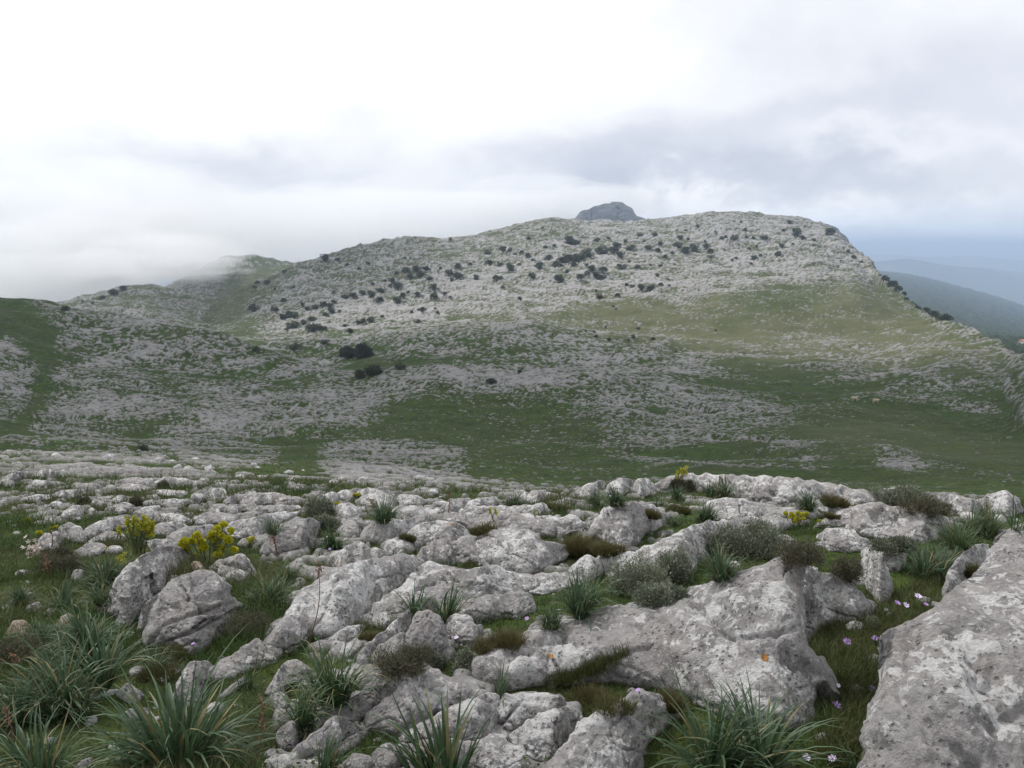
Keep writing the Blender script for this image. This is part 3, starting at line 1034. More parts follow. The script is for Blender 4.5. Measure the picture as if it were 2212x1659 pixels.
    bmesh.ops.recalc_face_normals(bm, faces=bm.faces)
    bm.to_mesh(me)
    bm.free()
    return me, org, S


_seed = [100]


def boulder(name, label, crop, pts, parent=None, group='limestone boulders of the foreground outcrop', **kw):
    P = poly_v(crop, pts)
    ALLPOLY.append(P)
    _seed[0] += 1
    if 'groove' in kw and kw['groove']:
        kw['groove'] = [(poly_v(crop, g), w_, d_) for g, w_, d_ in kw['groove']]
    me, org, S = rock_mesh(P, _seed[0], **kw)
    o = link(name, me, parent, org)
    if parent is None:
        tag(o, label, 'rock', group)
    return o

# each: crop, label, outline, options
ROCKS = [
 ('C', 'largest boulder, pale and lichen-mottled, filling the bottom right corner',
  [(2100, 300), (1939, 380), (1850, 410), (1760, 440), (1735, 500), (1722, 570), (1660, 640), (1590, 690), (1510, 755), (1430, 830), (1340, 870), (1230, 920), (1180, 960),
   (1190, 1010), (1170, 1060), (1180, 1140), (1178, 1220), (1160, 1270), (1125, 1320), (1130, 1370), (1085, 1430), (1085, 1480), (1130, 1535), (1085, 1600),
   (1040, 1700), (1020, 1800), (1500, 1900), (2300, 1900), (2500, 1200), (2400, 300)], dict(a1=58, a2=2, T=.16, npt=10000, dmin=1.6, rough=.7)),
 ('C', 'pale rock lobe with a green notch tuft on the corner boulder upper flank',
  [(1740, 450), (1640, 480), (1560, 560), (1520, 640), (1508, 700), (1512, 760), (1590, 700), (1660, 645), (1725, 575), (1745, 520)], dict(a1=60, T=.25)),
 ('C', 'long humped boulder with white lichen and two orange spots, left of the grassy channel',
  [(-963, 1090), (-900, 1050), (-790, 990), (-710, 960), (-660, 900), (-570, 850), (-450, 840), (-350, 830), (-250, 800), (-130, 790), (0, 780), (100, 755), (250, 690),
   (400, 620), (520, 580), (600, 530), (680, 515), (740, 520), (735, 620), (722, 720), (728, 850), (715, 940), (750, 1030), (810, 1060), (850, 1110), (890, 1190),
   (915, 1265), (870, 1250), (830, 1180), (792, 1225), (780, 1320), (795, 1370), (840, 1420), (850, 1480), (760, 1470), (660, 1450), (580, 1430), (480, 1440), (380, 1420),
   (250, 1340), (130, 1270), (60, 1240), (-60, 1225), (-200, 1200), (-330, 1185), (-480, 1200), (-640, 1195), (-760, 1240), (-860, 1250), (-930, 1200), (-960, 1140)],
  dict(a1=64, a2=8, T=.20, npt=11000, rough=.8, groove=[([(-640, 1190), (-420, 1130), (-200, 1040), (-60, 990)], 6, .035)])),
 ('A', 'ribbed grey boulder with a dark hollow in its face, below the yellow spurge',
  [(800, 1010), (785, 960), (800, 900), (830, 810), (880, 720), (930, 660), (1000, 625), (1070, 615), (1150, 630), (1185, 660), (1240, 690), (1210, 720), (1250, 760), (1300, 800),
   (1230, 850), (1240, 900), (1180, 960), (1100, 1000), (1080, 1030), (1030, 1050), (960, 1000), (900, 985), (850, 1010)], dict(a1=62, a2=15, rough=1.3, npt=6500,
   groove=[([(800, 1000), (880, 900), (1000, 840), (1190, 790)], 4, .04), ([(900, 980), (1100, 900), (1290, 800)], 3, .05)])),
 ('A', 'steep leaning grey slab with a small black hole, left of the ribbed boulder',
  [(640, 890), (640, 820), (590, 830), (580, 790), (600, 710), (640, 640), (690, 580), (760, 530), (840, 490), (900, 465), (970, 480), (1010, 510), (1000, 560), (950, 610),
   (880, 650), (850, 700), (830, 740), (780, 790), (740, 840), (700, 900), (660, 910)], dict(a1=60, a2=16, rough=1.1, npt=5000, groove=[([(826, 625), (830, 690)], 3, .05)])),
 ('A', 'thin upright grey slab wedged between the leaning slab and the ribbed boulder',
  [(745, 910), (755, 840), (790, 775), (840, 740), (890, 690), (870, 760), (825, 840), (795, 905), (770, 945)], dict(a1=68, a2=30)),
 ('A', 'grey rock with a dark cleft right behind the ribbed boulder and below the yellow spurge',
  [(1130, 590), (1180, 545), (1250, 530), (1300, 510), (1345, 555), (1370, 610), (1340, 665), (1250, 665), (1190, 655), (1150, 625)], dict(a1=55, groove=[([(1190, 545), (1260, 560), (1330, 590)], 4, .08)])),
 ('A', 'small orange-tinted lump of stone at the foot of the yellow spurge',
  [(1030, 570), (1050, 550), (1080, 560), (1100, 595), (1120, 625), (1070, 610), (1035, 595)], dict(tan=1)),
 ('E', 'grey hump-backed boulder with a dark base, left of the asphodel with drooping leaves',
  [(178, 805), (250, 680), (340, 580), (440, 535), (560, 525), (640, 530), (680, 560), (650, 640), (620, 740), (590, 765), (500, 750), (380, 785), (280, 805)], dict(a1=66, a2=12)),
 ('B', 'long smooth whaleback slab split by a diagonal crack, left of centre',
  [(-313, 990), (-250, 940), (-170, 830), (-120, 750), (-60, 690), (20, 640), (100, 590), (200, 560), (300, 545), (430, 520), (530, 545), (540, 575), (500, 620), (440, 680), (380, 710),
   (300, 770), (230, 830), (160, 890), (100, 930), (20, 950), (-40, 940), (-80, 990), (-120, 1010), (-200, 1000), (-280, 1010)], dict(a1=48, a2=10, npt=6500, rough=.8,
   groove=[([(-110, 800), (-60, 900), (-50, 960)], 5, .05)])),
 ('B', 'right half of the split whaleback, running on to the centre beneath the round boulder',
  [(545, 575), (600, 562), (700, 570), (800, 590), (870, 572), (950, 575), (1000, 602), (1100, 628), (1250, 602), (1350, 597), (1390, 640), (1370, 690), (1250, 705), (1180, 740), (1100, 715),
   (1000, 725), (850, 735), (770, 780), (730, 790), (640, 830), (500, 820), (380, 830), (300, 830), (240, 850), (310, 770), (390, 715), (450, 680), (505, 622)], dict(a1=40, a2=8, npt=3800)),
 ('G', 'low cream-coloured slab with pink cracks under the split whaleback',
  [(820, 210), (910, 150), (1010, 120), (1120, 106), (1190, 170), (1150, 240), (1060, 245), (960, 205), (860, 222)], dict(a1=40, a2=8)),
 ('G', 'smooth grey stone partly hidden by a dark cushion, below the cream slab',
  [(690, 315), (760, 250), (870, 220), (960, 232), (900, 290), (800, 345), (700, 355)], dict(a1=45)),
 ('G', 'small white-blotched stone left of the brown twigs and below the cushion',
  [(745, 395), (850, 350), (930, 370), (880, 440), (780, 492), (735, 450)], dict(a1=55)),
 ('A', 'narrow pale ledge of rock running up to the right, below the ribbed boulder',
  [(1120, 1180), (1110, 1150), (1180, 1090), (1300, 1020), (1370, 970), (1420, 1000), (1510, 1020), (1500, 1060), (1440, 1100), (1350, 1130), (1250, 1150), (1150, 1200)], dict(a1=52)),
 ('A', 'white-topped rock behind the biggest asphodel tuft',
  [(950, 1270), (960, 1200), (1000, 1120), (1060, 1090), (1110, 1090), (1150, 1120), (1100, 1170), (1070, 1230), (1080, 1300), (1030, 1320), (970, 1300)], dict(a1=60)),
 ('G', 'wedge-shaped grey stone left of the dark green asphodel clump',
  [(90, 775), (160, 680), (250, 560), (330, 525), (420, 570), (475, 620), (400, 695), (280, 705), (180, 795), (110, 815)], dict(a1=58)),
 ('A', 'finger-shaped pale stone beside the small stiff-leaved iris',
  [(1170, 1285), (1230, 1230), (1290, 1180), (1315, 1170), (1300, 1220), (1240, 1265)], dict(a1=50)),
 ('A', 'small dark pointed stone with an ochre stain between the two big left-hand tufts',
  [(625, 1270), (690, 1205), (735, 1240), (765, 1260), (755, 1305), (690, 1300)], dict(a1=60)),
 ('A', 'flat grey stone sliver left of the small dark pointed stone',
  [(450, 1290), (540, 1245), (640, 1240), (600, 1268), (500, 1290)], dict(a1=40)),
 ('A', 'rounded buff-grey stone on bare soil near the left edge',
  [(20, 945), (70, 880), (120, 868), (162, 900), (165, 945), (110, 970), (50, 960)], dict(tan=1)),
 ('A', 'tan dome-shaped stone behind the upper left asphodel tuft',
  [(298, 905), (330, 850), (375, 832), (405, 865), (385, 910), (330, 925)], dict(tan=1, a1=66)),
 ('A', 'orange-buff broken rock at the foot of the leaning slab',
  [(515, 795), (535, 760), (580, 738), (640, 740), (630, 790), (580, 825), (540, 815)], dict(tan=1)),
 ('A', 'small tan pebble between the rounded buff stone and the tan dome',
  [(195, 935), (215, 915), (245, 920), (240, 938), (210, 945)], dict(tan=1)),
 ('D', 'grey-white boulder beside the pale pink flower spikes on the left',
  [(340, 690), (400, 640), (490, 628), (540, 670), (548, 715), (500, 765), (440, 810), (380, 790), (350, 745)], dict(a1=60)),
 ('D', 'rounded grey boulder immediately behind the one by the pink flower spikes',
  [(508, 610), (540, 570), (620, 558), (690, 590), (730, 650), (742, 712), (660, 715), (600, 685), (560, 665)], dict(a1=60)),
 ('D', 'broad grey slab left of the tall green spurge',
  [(728, 640), (770, 570), (870, 540), (960, 508), (1060, 498), (1092, 560), (1090, 605), (1000, 595), (900, 635), (830, 665), (760, 672)], dict(a1=50)),
 ('D', 'whitish sloping slab in front of the broad slab by the green spurge',
  [(738, 722), (800, 680), (900, 632), (1000, 625), (1060, 650), (1070, 695), (950, 700), (860, 705), (790, 725)], dict(a1=45)),
 ('D', 'pinkish flat rock with a mossy edge below the whitish sloping slab',
  [(640, 805), (700, 760), (790, 728), (880, 733), (922, 770), (880, 805), (780, 825), (680, 840)], dict(a1=45)),
 ('D', 'small cream boulder half hidden by grass near the left-hand tufts',
  [(608, 1015), (650, 960), (700, 952), (728, 985), (705, 1035), (650, 1042)], dict(a1=65)),
 ('D', 'small flat pale stone alone in the grass at the far left',
  [(298, 552), (340, 525), (400, 530), (392, 557)], dict(a1=45)),
 ('D', 'pitted grey rock right behind the tall green spurge',
  [(1250, 475), (1330, 440), (1400, 470), (1480, 470), (1560, 470), (1660, 520), (1640, 555), (1500, 545), (1380, 545), (1330, 505)], dict(a1=50)),
 ('D', 'smooth low slab between the green spurge and the yellow spurge',
  [(1340, 625), (1350, 560), (1480, 540), (1600, 560), (1620, 592), (1500, 635), (1440, 655), (1350, 645)], dict(a1=50)),
 ('D', 'sloping slab directly behind the yellow spurge',
  [(1440, 665), (1530, 610), (1640, 588), (1780, 560), (1850, 580), (1835, 640), (1660, 700), (1560, 720), (1480, 715)], dict(a1=40)),
 ('D', 'knobbly rock left of the yellow spurge stems, above the leaning slab',
  [(1310, 760), (1250, 705), (1440, 690), (1545, 720), (1565, 780), (1460, 800), (1380, 835), (1320, 810)], dict(a1=45)),
 ('D', 'flat pale slab behind the yellow spurge with grass at its right end',
  [(1680, 505), (1760, 470), (1900, 463), (2010, 470), (2022, 502), (1920, 545), (1800, 535), (1700, 545)], dict(a1=45)),
 ('D', 'long low slab right of the yellow spurge heads',
  [(1960, 600), (1960, 550), (2080, 520), (2200, 500), (2330, 465), (2480, 448), (2560, 460), (2540, 505), (2440, 525), (2330, 565), (2300, 625), (2200, 645), (2080, 672), (2000, 665)], dict(a1=50)),
 ('D', 'flat-topped pavement rock behind the left outcrop, nearest the central shrub',
  [(1935, 352), (2000, 310), (2120, 298), (2230, 300), (2225, 345), (2100, 365), (1980, 385)], dict(a1=48)),
 ('D', 'low pavement rock just in front of the flat-topped one',
  [(1845, 445), (1940, 398), (2085, 418), (2062, 465), (1900, 465)], dict(a1=45)),
 ('D', 'tilted grey slab in the grass at far left behind the pink flowers',
  [(525, 495), (580, 440), (650, 392), (732, 408), (745, 442), (680, 495), (590, 508)], dict(a1=45)),
 ('D', 'smaller slab left of the tilted grey slab', [(405, 405), (470, 362), (535, 370), (500, 408)], dict(a1=45)),
 ('D', 'pale round-topped block in the middle of the pavement', [(960, 355), (1040, 312), (1100, 318), (1132, 350), (1060, 375)], dict(a1=55)),
 ('D', 'low shelf of rock under the pale round-topped block', [(965, 405), (1080, 370), (1160, 398), (1090, 435), (980, 438)], dict(a1=50)),
 ('D', 'little pale rounded stone left of the shelf', [(735, 452), (790, 423), (832, 440), (790, 475)], dict(a1=55)),
 ('D', 'long low rock at the left end of the pavement', [(175, 345), (300, 308), (430, 300), (442, 342), (300, 357)], dict(a1=45)),
 ('D', 'long flat slab continuing right from the left-end pavement rock', [(445, 305), (560, 263), (710, 257), (745, 290), (640, 325), (500, 326)], dict(a1=45)),
 ('D', 'humped slab behind the long flat pavement slab', [(560, 235), (680, 203), (800, 208), (885, 240), (780, 265), (650, 257)], dict(a1=45)),
 ('D', 'small smooth stone near the left edge of the pavement', [(30, 208), (90, 183), (145, 200), (120, 228), (50, 230)], dict(a1=50)),
 ('D', 'low oval stone in the back rows of the pavement at left', [(212, 205), (300, 178), (400, 183), (455, 212), (330, 228)], dict(a1=45)),
 ('D', 'broad flat slab at the back of the pavement', [(1010, 195), (1120, 152), (1300, 160), (1325, 195), (1160, 215)], dict(a1=40)),
 ('D', 'longest slab along the back rim of the pavement, tapering right', [(1328, 195), (1440, 152), (1560, 165), (1700, 182), (1830, 212), (1700, 238), (1500, 228)], dict(a1=40)),
 ('D', 'banded strip of rock in the middle right of the pavement', [(1205, 398), (1300, 350), (1420, 338), (1560, 338), (1710, 350), (1690, 378), (1500, 388), (1380, 400)], dict(a1=42)),
 ('D', 'mottled flat rock in front of the broad back slab', [(1000, 245), (1100, 208), (1200, 216), (1300, 240), (1200, 270), (1050, 270)], dict(a1=42)),
 ('D', 'thin slab below the tapering back rim slab', [(1270, 278), (1420, 258), (1610, 268), (1610, 305), (1420, 308)], dict(a1=42)),
 ('D', 'last slab at the right end of the pavement rim', [(1760, 300), (1830, 250), (1945, 265), (1950, 315), (1820, 322)], dict(a1=42)),
 ('D', 'small wedge stone left of the pale round-topped block', [(775, 385), (830, 343), (905, 370), (865, 400)], dict(a1=50)),
 ('D', 'mossy-edged stone just behind the green spurge, centre of the pavement', [(1170, 448), (1250, 408), (1360, 398), (1368, 435), (1235, 468)], dict(a1=45)),
 ('D', 'grey rock rising at the far left end of the back pavement', [(0, 190), (80, 148), (160, 108), (245, 108), (245, 152), (120, 185), (40, 208)], dict(a1=45)),
 ('D', 'low hump of rock farthest back on the left pavement', [(295, 135), (370, 93), (455, 103), (550, 132), (420, 156)], dict(a1=45)),
 ('E', 'cracked flat rock left of the yellow tuft on the outcrop rim', [(685, 315), (800, 283), (862, 320), (822, 385), (740, 365)], dict(a1=48)),
 ('E', 'knob of rock next to the yellow tuft on the outcrop rim', [(845, 295), (900, 263), (975, 285), (965, 335), (880, 338)], dict(a1=55)),
 ('E', 'pale low rock above the yellow tuft', [(1015, 275), (1090, 248), (1185, 260), (1130, 290), (1060, 300)], dict(a1=45)),
 ('E', 'peaked grey rock behind the upright asphodel with a dry stalk', [(1015, 365), (1080, 308), (1160, 268), (1250, 288), (1342, 340), (1345, 395), (1260, 408), (1160, 408), (1080, 398)], dict(a1=55)),
 ('E', 'smooth pale block right of the upright asphodel on the rim', [(1345, 335), (1400, 303), (1500, 313), (1595, 350), (1582, 385), (1450, 376), (1360, 386)], dict(a1=52)),
 ('E', 'rounded white-flecked rock left of the upright asphodel', [(795, 435), (870, 383), (960, 383), (1025, 430), (1022, 465), (900, 488), (815, 468)], dict(a1=52)),
 ('E', 'dark shaded low rock right of the upright asphodel', [(1335, 440), (1380, 398), (1520, 403), (1560, 430), (1640, 440), (1690, 408), (1725, 465), (1600, 488), (1480, 508), (1370, 508)], dict(a1=55)),
 ('E', 'wedge-shaped rock with a shaded right face on the rim', [(1705, 435), (1790, 378), (1870, 343), (1985, 343), (1962, 395), (1900, 438), (1800, 448)], dict(a1=52)),
 ('E', 'flat-topped rock right of the wedge-shaped one on the rim', [(1935, 428), (1980, 368), (2080, 333), (2185, 316), (2220, 350), (2205, 408), (2080, 428)], dict(a1=50)),
 ('E', 'pale slab right of the low asphodel with drooping leaves', [(845, 615), (950, 550), (1130, 543), (1185, 580), (1090, 648), (1000, 648), (880, 660)], dict(a1=48)),
 ('E', 'sharp-nosed grey slab with an ochre fleck, in front of the long ridge', [(765, 835), (900, 778), (1020, 718), (1112, 760), (1115, 800), (1172, 820), (1185, 872), (1100, 908), (980, 938), (890, 950)], dict(a1=48)),
 ('E', 'faceted grey block in the nook under the ridge', [(1215, 740), (1310, 688), (1400, 668), (1495, 720), (1515, 782), (1400, 826), (1300, 826), (1245, 785)], dict(a1=60)),
 ('E', 'small stone squeezed between the sharp-nosed slab and the faceted block', [(1115, 805), (1160, 758), (1245, 790), (1245, 836), (1180, 848)], dict(a1=55)),
 ('E', 'broad pavement slab above the grassy strip, left of the central shrub', [(-5, 385), (100, 318), (200, 288), (350, 298), (470, 340), (360, 355), (250, 376), (120, 388)], dict(a1=45)),
 ('E', 'lower pavement slab with grass at its front, left of the central shrub', [(-5, 440), (150, 398), (300, 398), (480, 388), (530, 420), (380, 456), (200, 448)], dict(a1=45)),
 ('B', 'big shaded round-backed boulder in the middle of the outcrop',
  [(690, 500), (720, 450), (800, 420), (880, 400), (990, 375), (1080, 380), (1140, 395), (1180, 430), (1300, 460), (1330, 515), (1200, 585), (1100, 620), (980, 605), (900, 570), (800, 565), (720, 565)], dict(a1=66, a2=8, npt=5500, groove=[([(820, 420), (840, 560)], 5, .04)])),
 ('B', 'domed boulder left of the big shaded round-backed one',
  [(490, 420), (500, 380), (560, 350), (650, 338), (730, 345), (780, 385), (805, 420), (720, 455), (700, 500), (650, 475), (600, 485), (540, 495), (500, 475)], dict(a1=66, a2=10)),
 ('B', 'rough block below the domed boulder',
  [(518, 545), (540, 492), (600, 452), (660, 430), (712, 462), (717, 565), (640, 575), (570, 555)], dict(a1=62)),
 ('B', 'long ridge of rock across the middle behind the domed boulder',
  [(250, 420), (260, 370), (330, 330), (420, 313), (480, 318), (560, 300), (700, 288), (850, 293), (980, 288), (1120, 298), (1200, 310), (1330, 300), (1412, 360), (1335, 385), (1250, 425),
   (1180, 405), (1100, 385), (980, 385), (880, 400), (800, 375), (780, 350), (640, 342), (560, 356), (495, 396), (450, 425), (330, 450), (270, 455)], dict(a1=52, a2=8, npt=5500)),
 ('B', 'white-patched double boulder right of the middle',
  [(1458, 390), (1478, 330), (1540, 270), (1620, 238), (1720, 243), (1800, 260), (1885, 300), (1830, 335), (1835, 380), (1750, 380), (1725, 410), (1720, 445), (1640, 475), (1560, 435), (1475, 415)], dict(a1=64, a2=8, npt=2800)),
 ('B', 'pale angled rock at the left end of the top rim', [(1375, 175), (1440, 138), (1520, 113), (1540, 150), (1470, 188), (1400, 196)], dict(a1=55)),
 ('B', 'second pale rock along the top rim', [(1535, 170), (1570, 125), (1610, 108), (1665, 103), (1690, 145), (1640, 180), (1570, 190)], dict(a1=58)),
 ('B', 'dark-sided rock in the top rim next to the long crest slab', [(1690, 150), (1705, 112), (1765, 106), (1815, 150), (1770, 185), (1710, 180)], dict(a1=62)),
 ('B', 'pale low rock left of the two yellow flower heads', [(740, 300), (790, 262), (900, 250), (1080, 245), (1200, 240), (1225, 270), (1215, 300), (1000, 295), (850, 298)], dict(a1=50)),
 ('B', 'small rim rock behind the clump near the middle', [(1045, 190), (1060, 168), (1100, 168), (1112, 222), (1060, 228)], dict(a1=62)),
 ('B', 'rounded rim rock right of the clump near the middle', [(1108, 212), (1150, 168), (1200, 172), (1225, 210), (1185, 236), (1130, 232)], dict(a1=60)),
 ('B', 'block at the right end of the split whaleback', [(1335, 600), (1390, 548), (1450, 520), (1505, 545), (1515, 602), (1450, 655), (1375, 645)], dict(a1=60)),
 ('B', 'angular grey rock right of the central asphodel', [(728, 805), (800, 758), (880, 738), (1000, 718), (1090, 713), (1138, 740), (1155, 805), (1050, 868), (980, 838), (880, 858), (760, 838)], dict(a1=60, a2=12)),
 ('B', 'lichen-whitened narrow slab pointing down left, below the central asphodel', [(195, 1070), (260, 990), (340, 930), (420, 860), (470, 813), (502, 840), (485, 900), (405, 960), (330, 1012), (280, 1090), (225, 1095)], dict(a1=55)),
 ('B', 'white-crusted boulder at the foot of the central asphodel', [(440, 965), (500, 910), (520, 830), (590, 818), (650, 858), (672, 920), (685, 1005), (600, 1040), (500, 1070), (450, 1030)], dict(a1=62)),
 ('B', 'buff rock behind the brown twigs', [(275, 1100), (300, 1020), (400, 960), (455, 930), (445, 1000), (475, 1070), (400, 1100)], dict(a1=55)),
 ('B', 'square-cut grey block right of the white-crusted boulder', [(680, 880), (720, 838), (800, 843), (830, 890), (870, 890), (868, 940), (800, 970), (720, 970), (682, 925)], dict(a1=72, a2=8)),
 ('B', 'little pale triangular stone in the grass behind the long humped boulder', [(1158, 860), (1180, 842), (1215, 842), (1205, 872), (1172, 880)], dict(a1=55)),
 ('C', 'long pale crest slab along the top right rim of the outcrop',
  [(-60, 160), (0, 110), (120, 92), (250, 80), (400, 90), (560, 95), (720, 105), (900, 140), (1050, 165), (1150, 190), (1142, 245), (1060, 262), (1000, 250), (900, 220), (800, 215), (740, 240),
   (640, 250), (560, 240), (480, 215), (400, 190), (250, 160), (120, 160), (40, 200)], dict(a1=66, a2=4, npt=5500)),
 ('C', 'whitish slab in the second row, right of the dark strap-leaved clump',
  [(235, 240), (330, 208), (430, 213), (560, 250), (680, 260), (800, 270), (845, 290), (800, 318), (700, 300), (600, 325), (480, 325), (380, 330), (290, 330)], dict(a1=50)),
 ('C', 'rounded pale block below the crest slab, right of the small clump', [(795, 225), (880, 208), (940, 218), (985, 260), (920, 298), (840, 278)], dict(a1=62)),
 ('C', 'broad low rock with a dark hollow, right of the small yellow spurge',
  [(820, 355), (900, 310), (970, 270), (1050, 250), (1150, 240), (1260, 263), (1380, 248), (1440, 280), (1545, 330), (1535, 365), (1450, 378), (1485, 435), (1420, 458), (1300, 428), (1200, 418), (1080, 408),
   (1000, 380), (900, 370)], dict(a1=58, a2=6, npt=5000, groove=[([(1130, 300), (1240, 298)], 7, .12)])),
 ('C', 'smooth rock under the broad hollowed one, beside the big grey shrub', [(820, 405), (900, 368), (1000, 378), (1040, 400), (1105, 432), (1085, 490), (980, 500), (880, 480)], dict(a1=62)),
 ('C', 'pale flat-topped stump of rock at the head of the grassy channel', [(1072, 495), (1120, 458), (1230, 463), (1292, 452), (1308, 492), (1295, 570), (1240, 600), (1190, 580), (1150, 545), (1080, 535)], dict(a1=76, a2=4)),
 ('C', 'upright post-like stone at the head of the grassy channel', [(1068, 575), (1090, 530), (1140, 512), (1192, 575), (1222, 650), (1218, 745), (1150, 765), (1110, 690), (1070, 650)], dict(a1=74, a2=30)),
 ('C', 'long grey rock half covered by the big grey shrub',
  [(-360, 535), (-300, 500), (-200, 488), (-110, 470), (0, 440), (100, 390), (200, 345), (320, 333), (420, 318), (560, 308), (640, 320), (685, 350), (560, 405), (400, 410), (280, 435), (205, 475), (255, 515),
   (235, 565), (140, 605), (0, 660), (-200, 650), (-340, 605)], dict(a1=55, a2=8, npt=5000)),
 ('C', 'grey rocks in a low heap on the right rim beside the brown shrub', [(1495, 225), (1560, 183), (1620, 208), (1680, 220), (1722, 270), (1640, 295), (1560, 268)], dict(a1=60)),
 ('C', 'tan-faced dome on the rim near the right edge', [(1695, 230), (1760, 183), (1830, 168), (1900, 208), (1935, 270), (1860, 298), (1760, 288)], dict(a1=64)),
 ('C', 'low pale stone on the rim just right of the crest slab', [(1140, 200), (1170, 165), (1240, 150), (1280, 180), (1220, 220), (1160, 230)], dict(a1=50)),
 ('C', 'dark stone at the upper end of the corner boulder', [(1750, 405), (1790, 378), (1850, 375), (1870, 400), (1820, 420)], dict(a1=50)),
 ('B', 'smooth grey sloping rock at the left of the bottom heap', [(178, 1390), (190, 1310), (240, 1230), (300, 1170), (380, 1148), (432, 1150), (425, 1240), (355, 1300), (262, 1355), (210, 1418)], dict(a1=60, a2=20)),
 ('B', 'ridged grey rock with a white-tipped point in the bottom heap',
  [(425, 1235), (432, 1190), (450, 1110), (480, 1078), (530, 1100), (620, 1138), (660, 1168), (760, 1198), (820, 1250), (865, 1272), (760, 1316), (700, 1336), (600, 1346), (560, 1378), (470, 1428), (400, 1468), (330, 1448),
   (250, 1450), (262, 1362), (350, 1302)], dict(a1=56, a2=12, npt=5500)),
 ('B', 'broad rock with a big white lichen cap in the bottom heap',
  [(600, 1395), (700, 1340), (780, 1310), (880, 1263), (945, 1268), (955, 1340), (935, 1440), (905, 1485), (800, 1508), (700, 1498), (560, 1510), (450, 1540), (425, 1505), (520, 1435)], dict(a1=60, a2=16, npt=3000)),
 ('B', 'jointed grey rock right of the white-capped one', [(950, 1300), (1000, 1258), (1080, 1268), (1150, 1266), (1262, 1263), (1315, 1320), (1250, 1376), (1100, 1428), (1040, 1448), (955, 1440)], dict(a1=58, groove=[([(950, 1440), (1010, 1380), (1075, 1310)], 4, .06)])),
 ('B', 'smooth tilted slab leaning on the lower boulder in the bottom heap', [(1028, 1485), (1080, 1440), (1200, 1370), (1340, 1333), (1392, 1370), (1403, 1432), (1350, 1515), (1240, 1608), (1150, 1600), (1060, 1550)], dict(a1=50, a2=20)),
 ('B', 'big rounded boulder at the bottom edge below the tuft of dry grass',
  [(1235, 1640), (1300, 1560), (1370, 1490), (1420, 1400), (1540, 1350), (1640, 1288), (1700, 1248), (1800, 1278), (1895, 1330), (1915, 1382), (1865, 1440), (1765, 1510), (1725, 1590), (1750, 1660), (1720, 1760), (1300, 1780)], dict(a1=62, a2=10, npt=5500, groove=[([(1400, 1400), (1470, 1385)], 4, .06)])),
 ('B', 'pale split rock at the bottom edge behind the drooping leaves', [(780, 1610), (840, 1540), (900, 1485), (990, 1485), (1012, 1540), (1125, 1545), (1110, 1610), (1040, 1690), (900, 1730), (800, 1700)], dict(a1=54)),
 ('B', 'buff boulder under the white-capped rock at the bottom', [(430, 1545), (560, 1512), (700, 1503), (800, 1512), (880, 1500), (830, 1545), (770, 1610), (780, 1690), (500, 1700), (470, 1600)], dict(a1=58, a2=25)),
 ('G', 'left-hand grey block of the low cracked group at the bottom', [(188, 1180), (230, 1110), (310, 1058), (360, 1090), (425, 1080), (425, 1135), (355, 1205), (345, 1270), (255, 1290), (200, 1260)], dict(a1=60)),
 ('G', 'narrow shaded rock in the low cracked group at the bottom', [(350, 1205), (440, 1080), (500, 1033), (612, 1038), (565, 1115), (485, 1155), (405, 1215)], dict(a1=62)),
 ('G', 'longest rock of the low cracked group at the bottom', [(310, 1320), (350, 1260), (430, 1218), (560, 1118), (650, 1028), (770, 1012), (795, 1080), (850, 1060), (930, 1058), (1005, 1090), (860, 1166), (760, 1196), (640, 1276), (500, 1336), (380, 1378), (320, 1390)], dict(a1=54, a2=14)),
 ('G', 'thin slab fallen below the low cracked group', [(688, 1298), (760, 1220), (880, 1158), (1040, 1106), (1055, 1140), (925, 1186), (895, 1236), (775, 1316), (705, 1338)], dict(a1=50)),
 ('G', 'cream rounded stone at the bottom beside the drooping leaves', [(1015, 1350), (1070, 1268), (1140, 1253), (1205, 1290), (1245, 1355), (1240, 1450), (1120, 1470), (1025, 1410)], dict(a1=64)),
 ('G', 'small cream stone right of the cream rounded one', [(1185, 1275), (1270, 1238), (1305, 1300), (1255, 1360), (1210, 1320)], dict(a1=60)),
 ('G', 'crumbled pale stone at the bottom edge under the low cracked group', [(765, 1400), (850, 1338), (960, 1348), (1015, 1400), (965, 1462), (850, 1490), (775, 1455)], dict(a1=55)),
 ('G', 'leftmost pale stone of the bottom edge group', [(145, 1410), (230, 1338), (285, 1350), (305, 1425), (230, 1480), (150, 1465)], dict(a1=58)),
 ('G', 'small white stone peeping from the dark green asphodel clump', [(158, 890), (240, 808), (295, 900), (240, 935)], dict(a1=60)),
 ('G', 'small grey stone behind the blades of the dark green asphodel clump', [(365, 750), (420, 698), (485, 785), (430, 836)], dict(a1=60)),
 ('F', 'broken pale stones between the two big left-hand tufts', [(1040, 1010), (1110, 960), (1230, 930), (1290, 950), (1280, 1000), (1180, 1030), (1080, 1050)], dict(a1=50)),
 ('F', 'cream pebble low down between the left tufts', [(945, 1270), (975, 1245), (1005, 1255), (1000, 1290), (960, 1298)], dict(a1=60)),
 ('F', 'half-buried stone at the bottom edge left of the biggest tuft', [(650, 1440), (720, 1390), (780, 1370), (795, 1410), (740, 1470), (670, 1480)], dict(a1=55)),
]


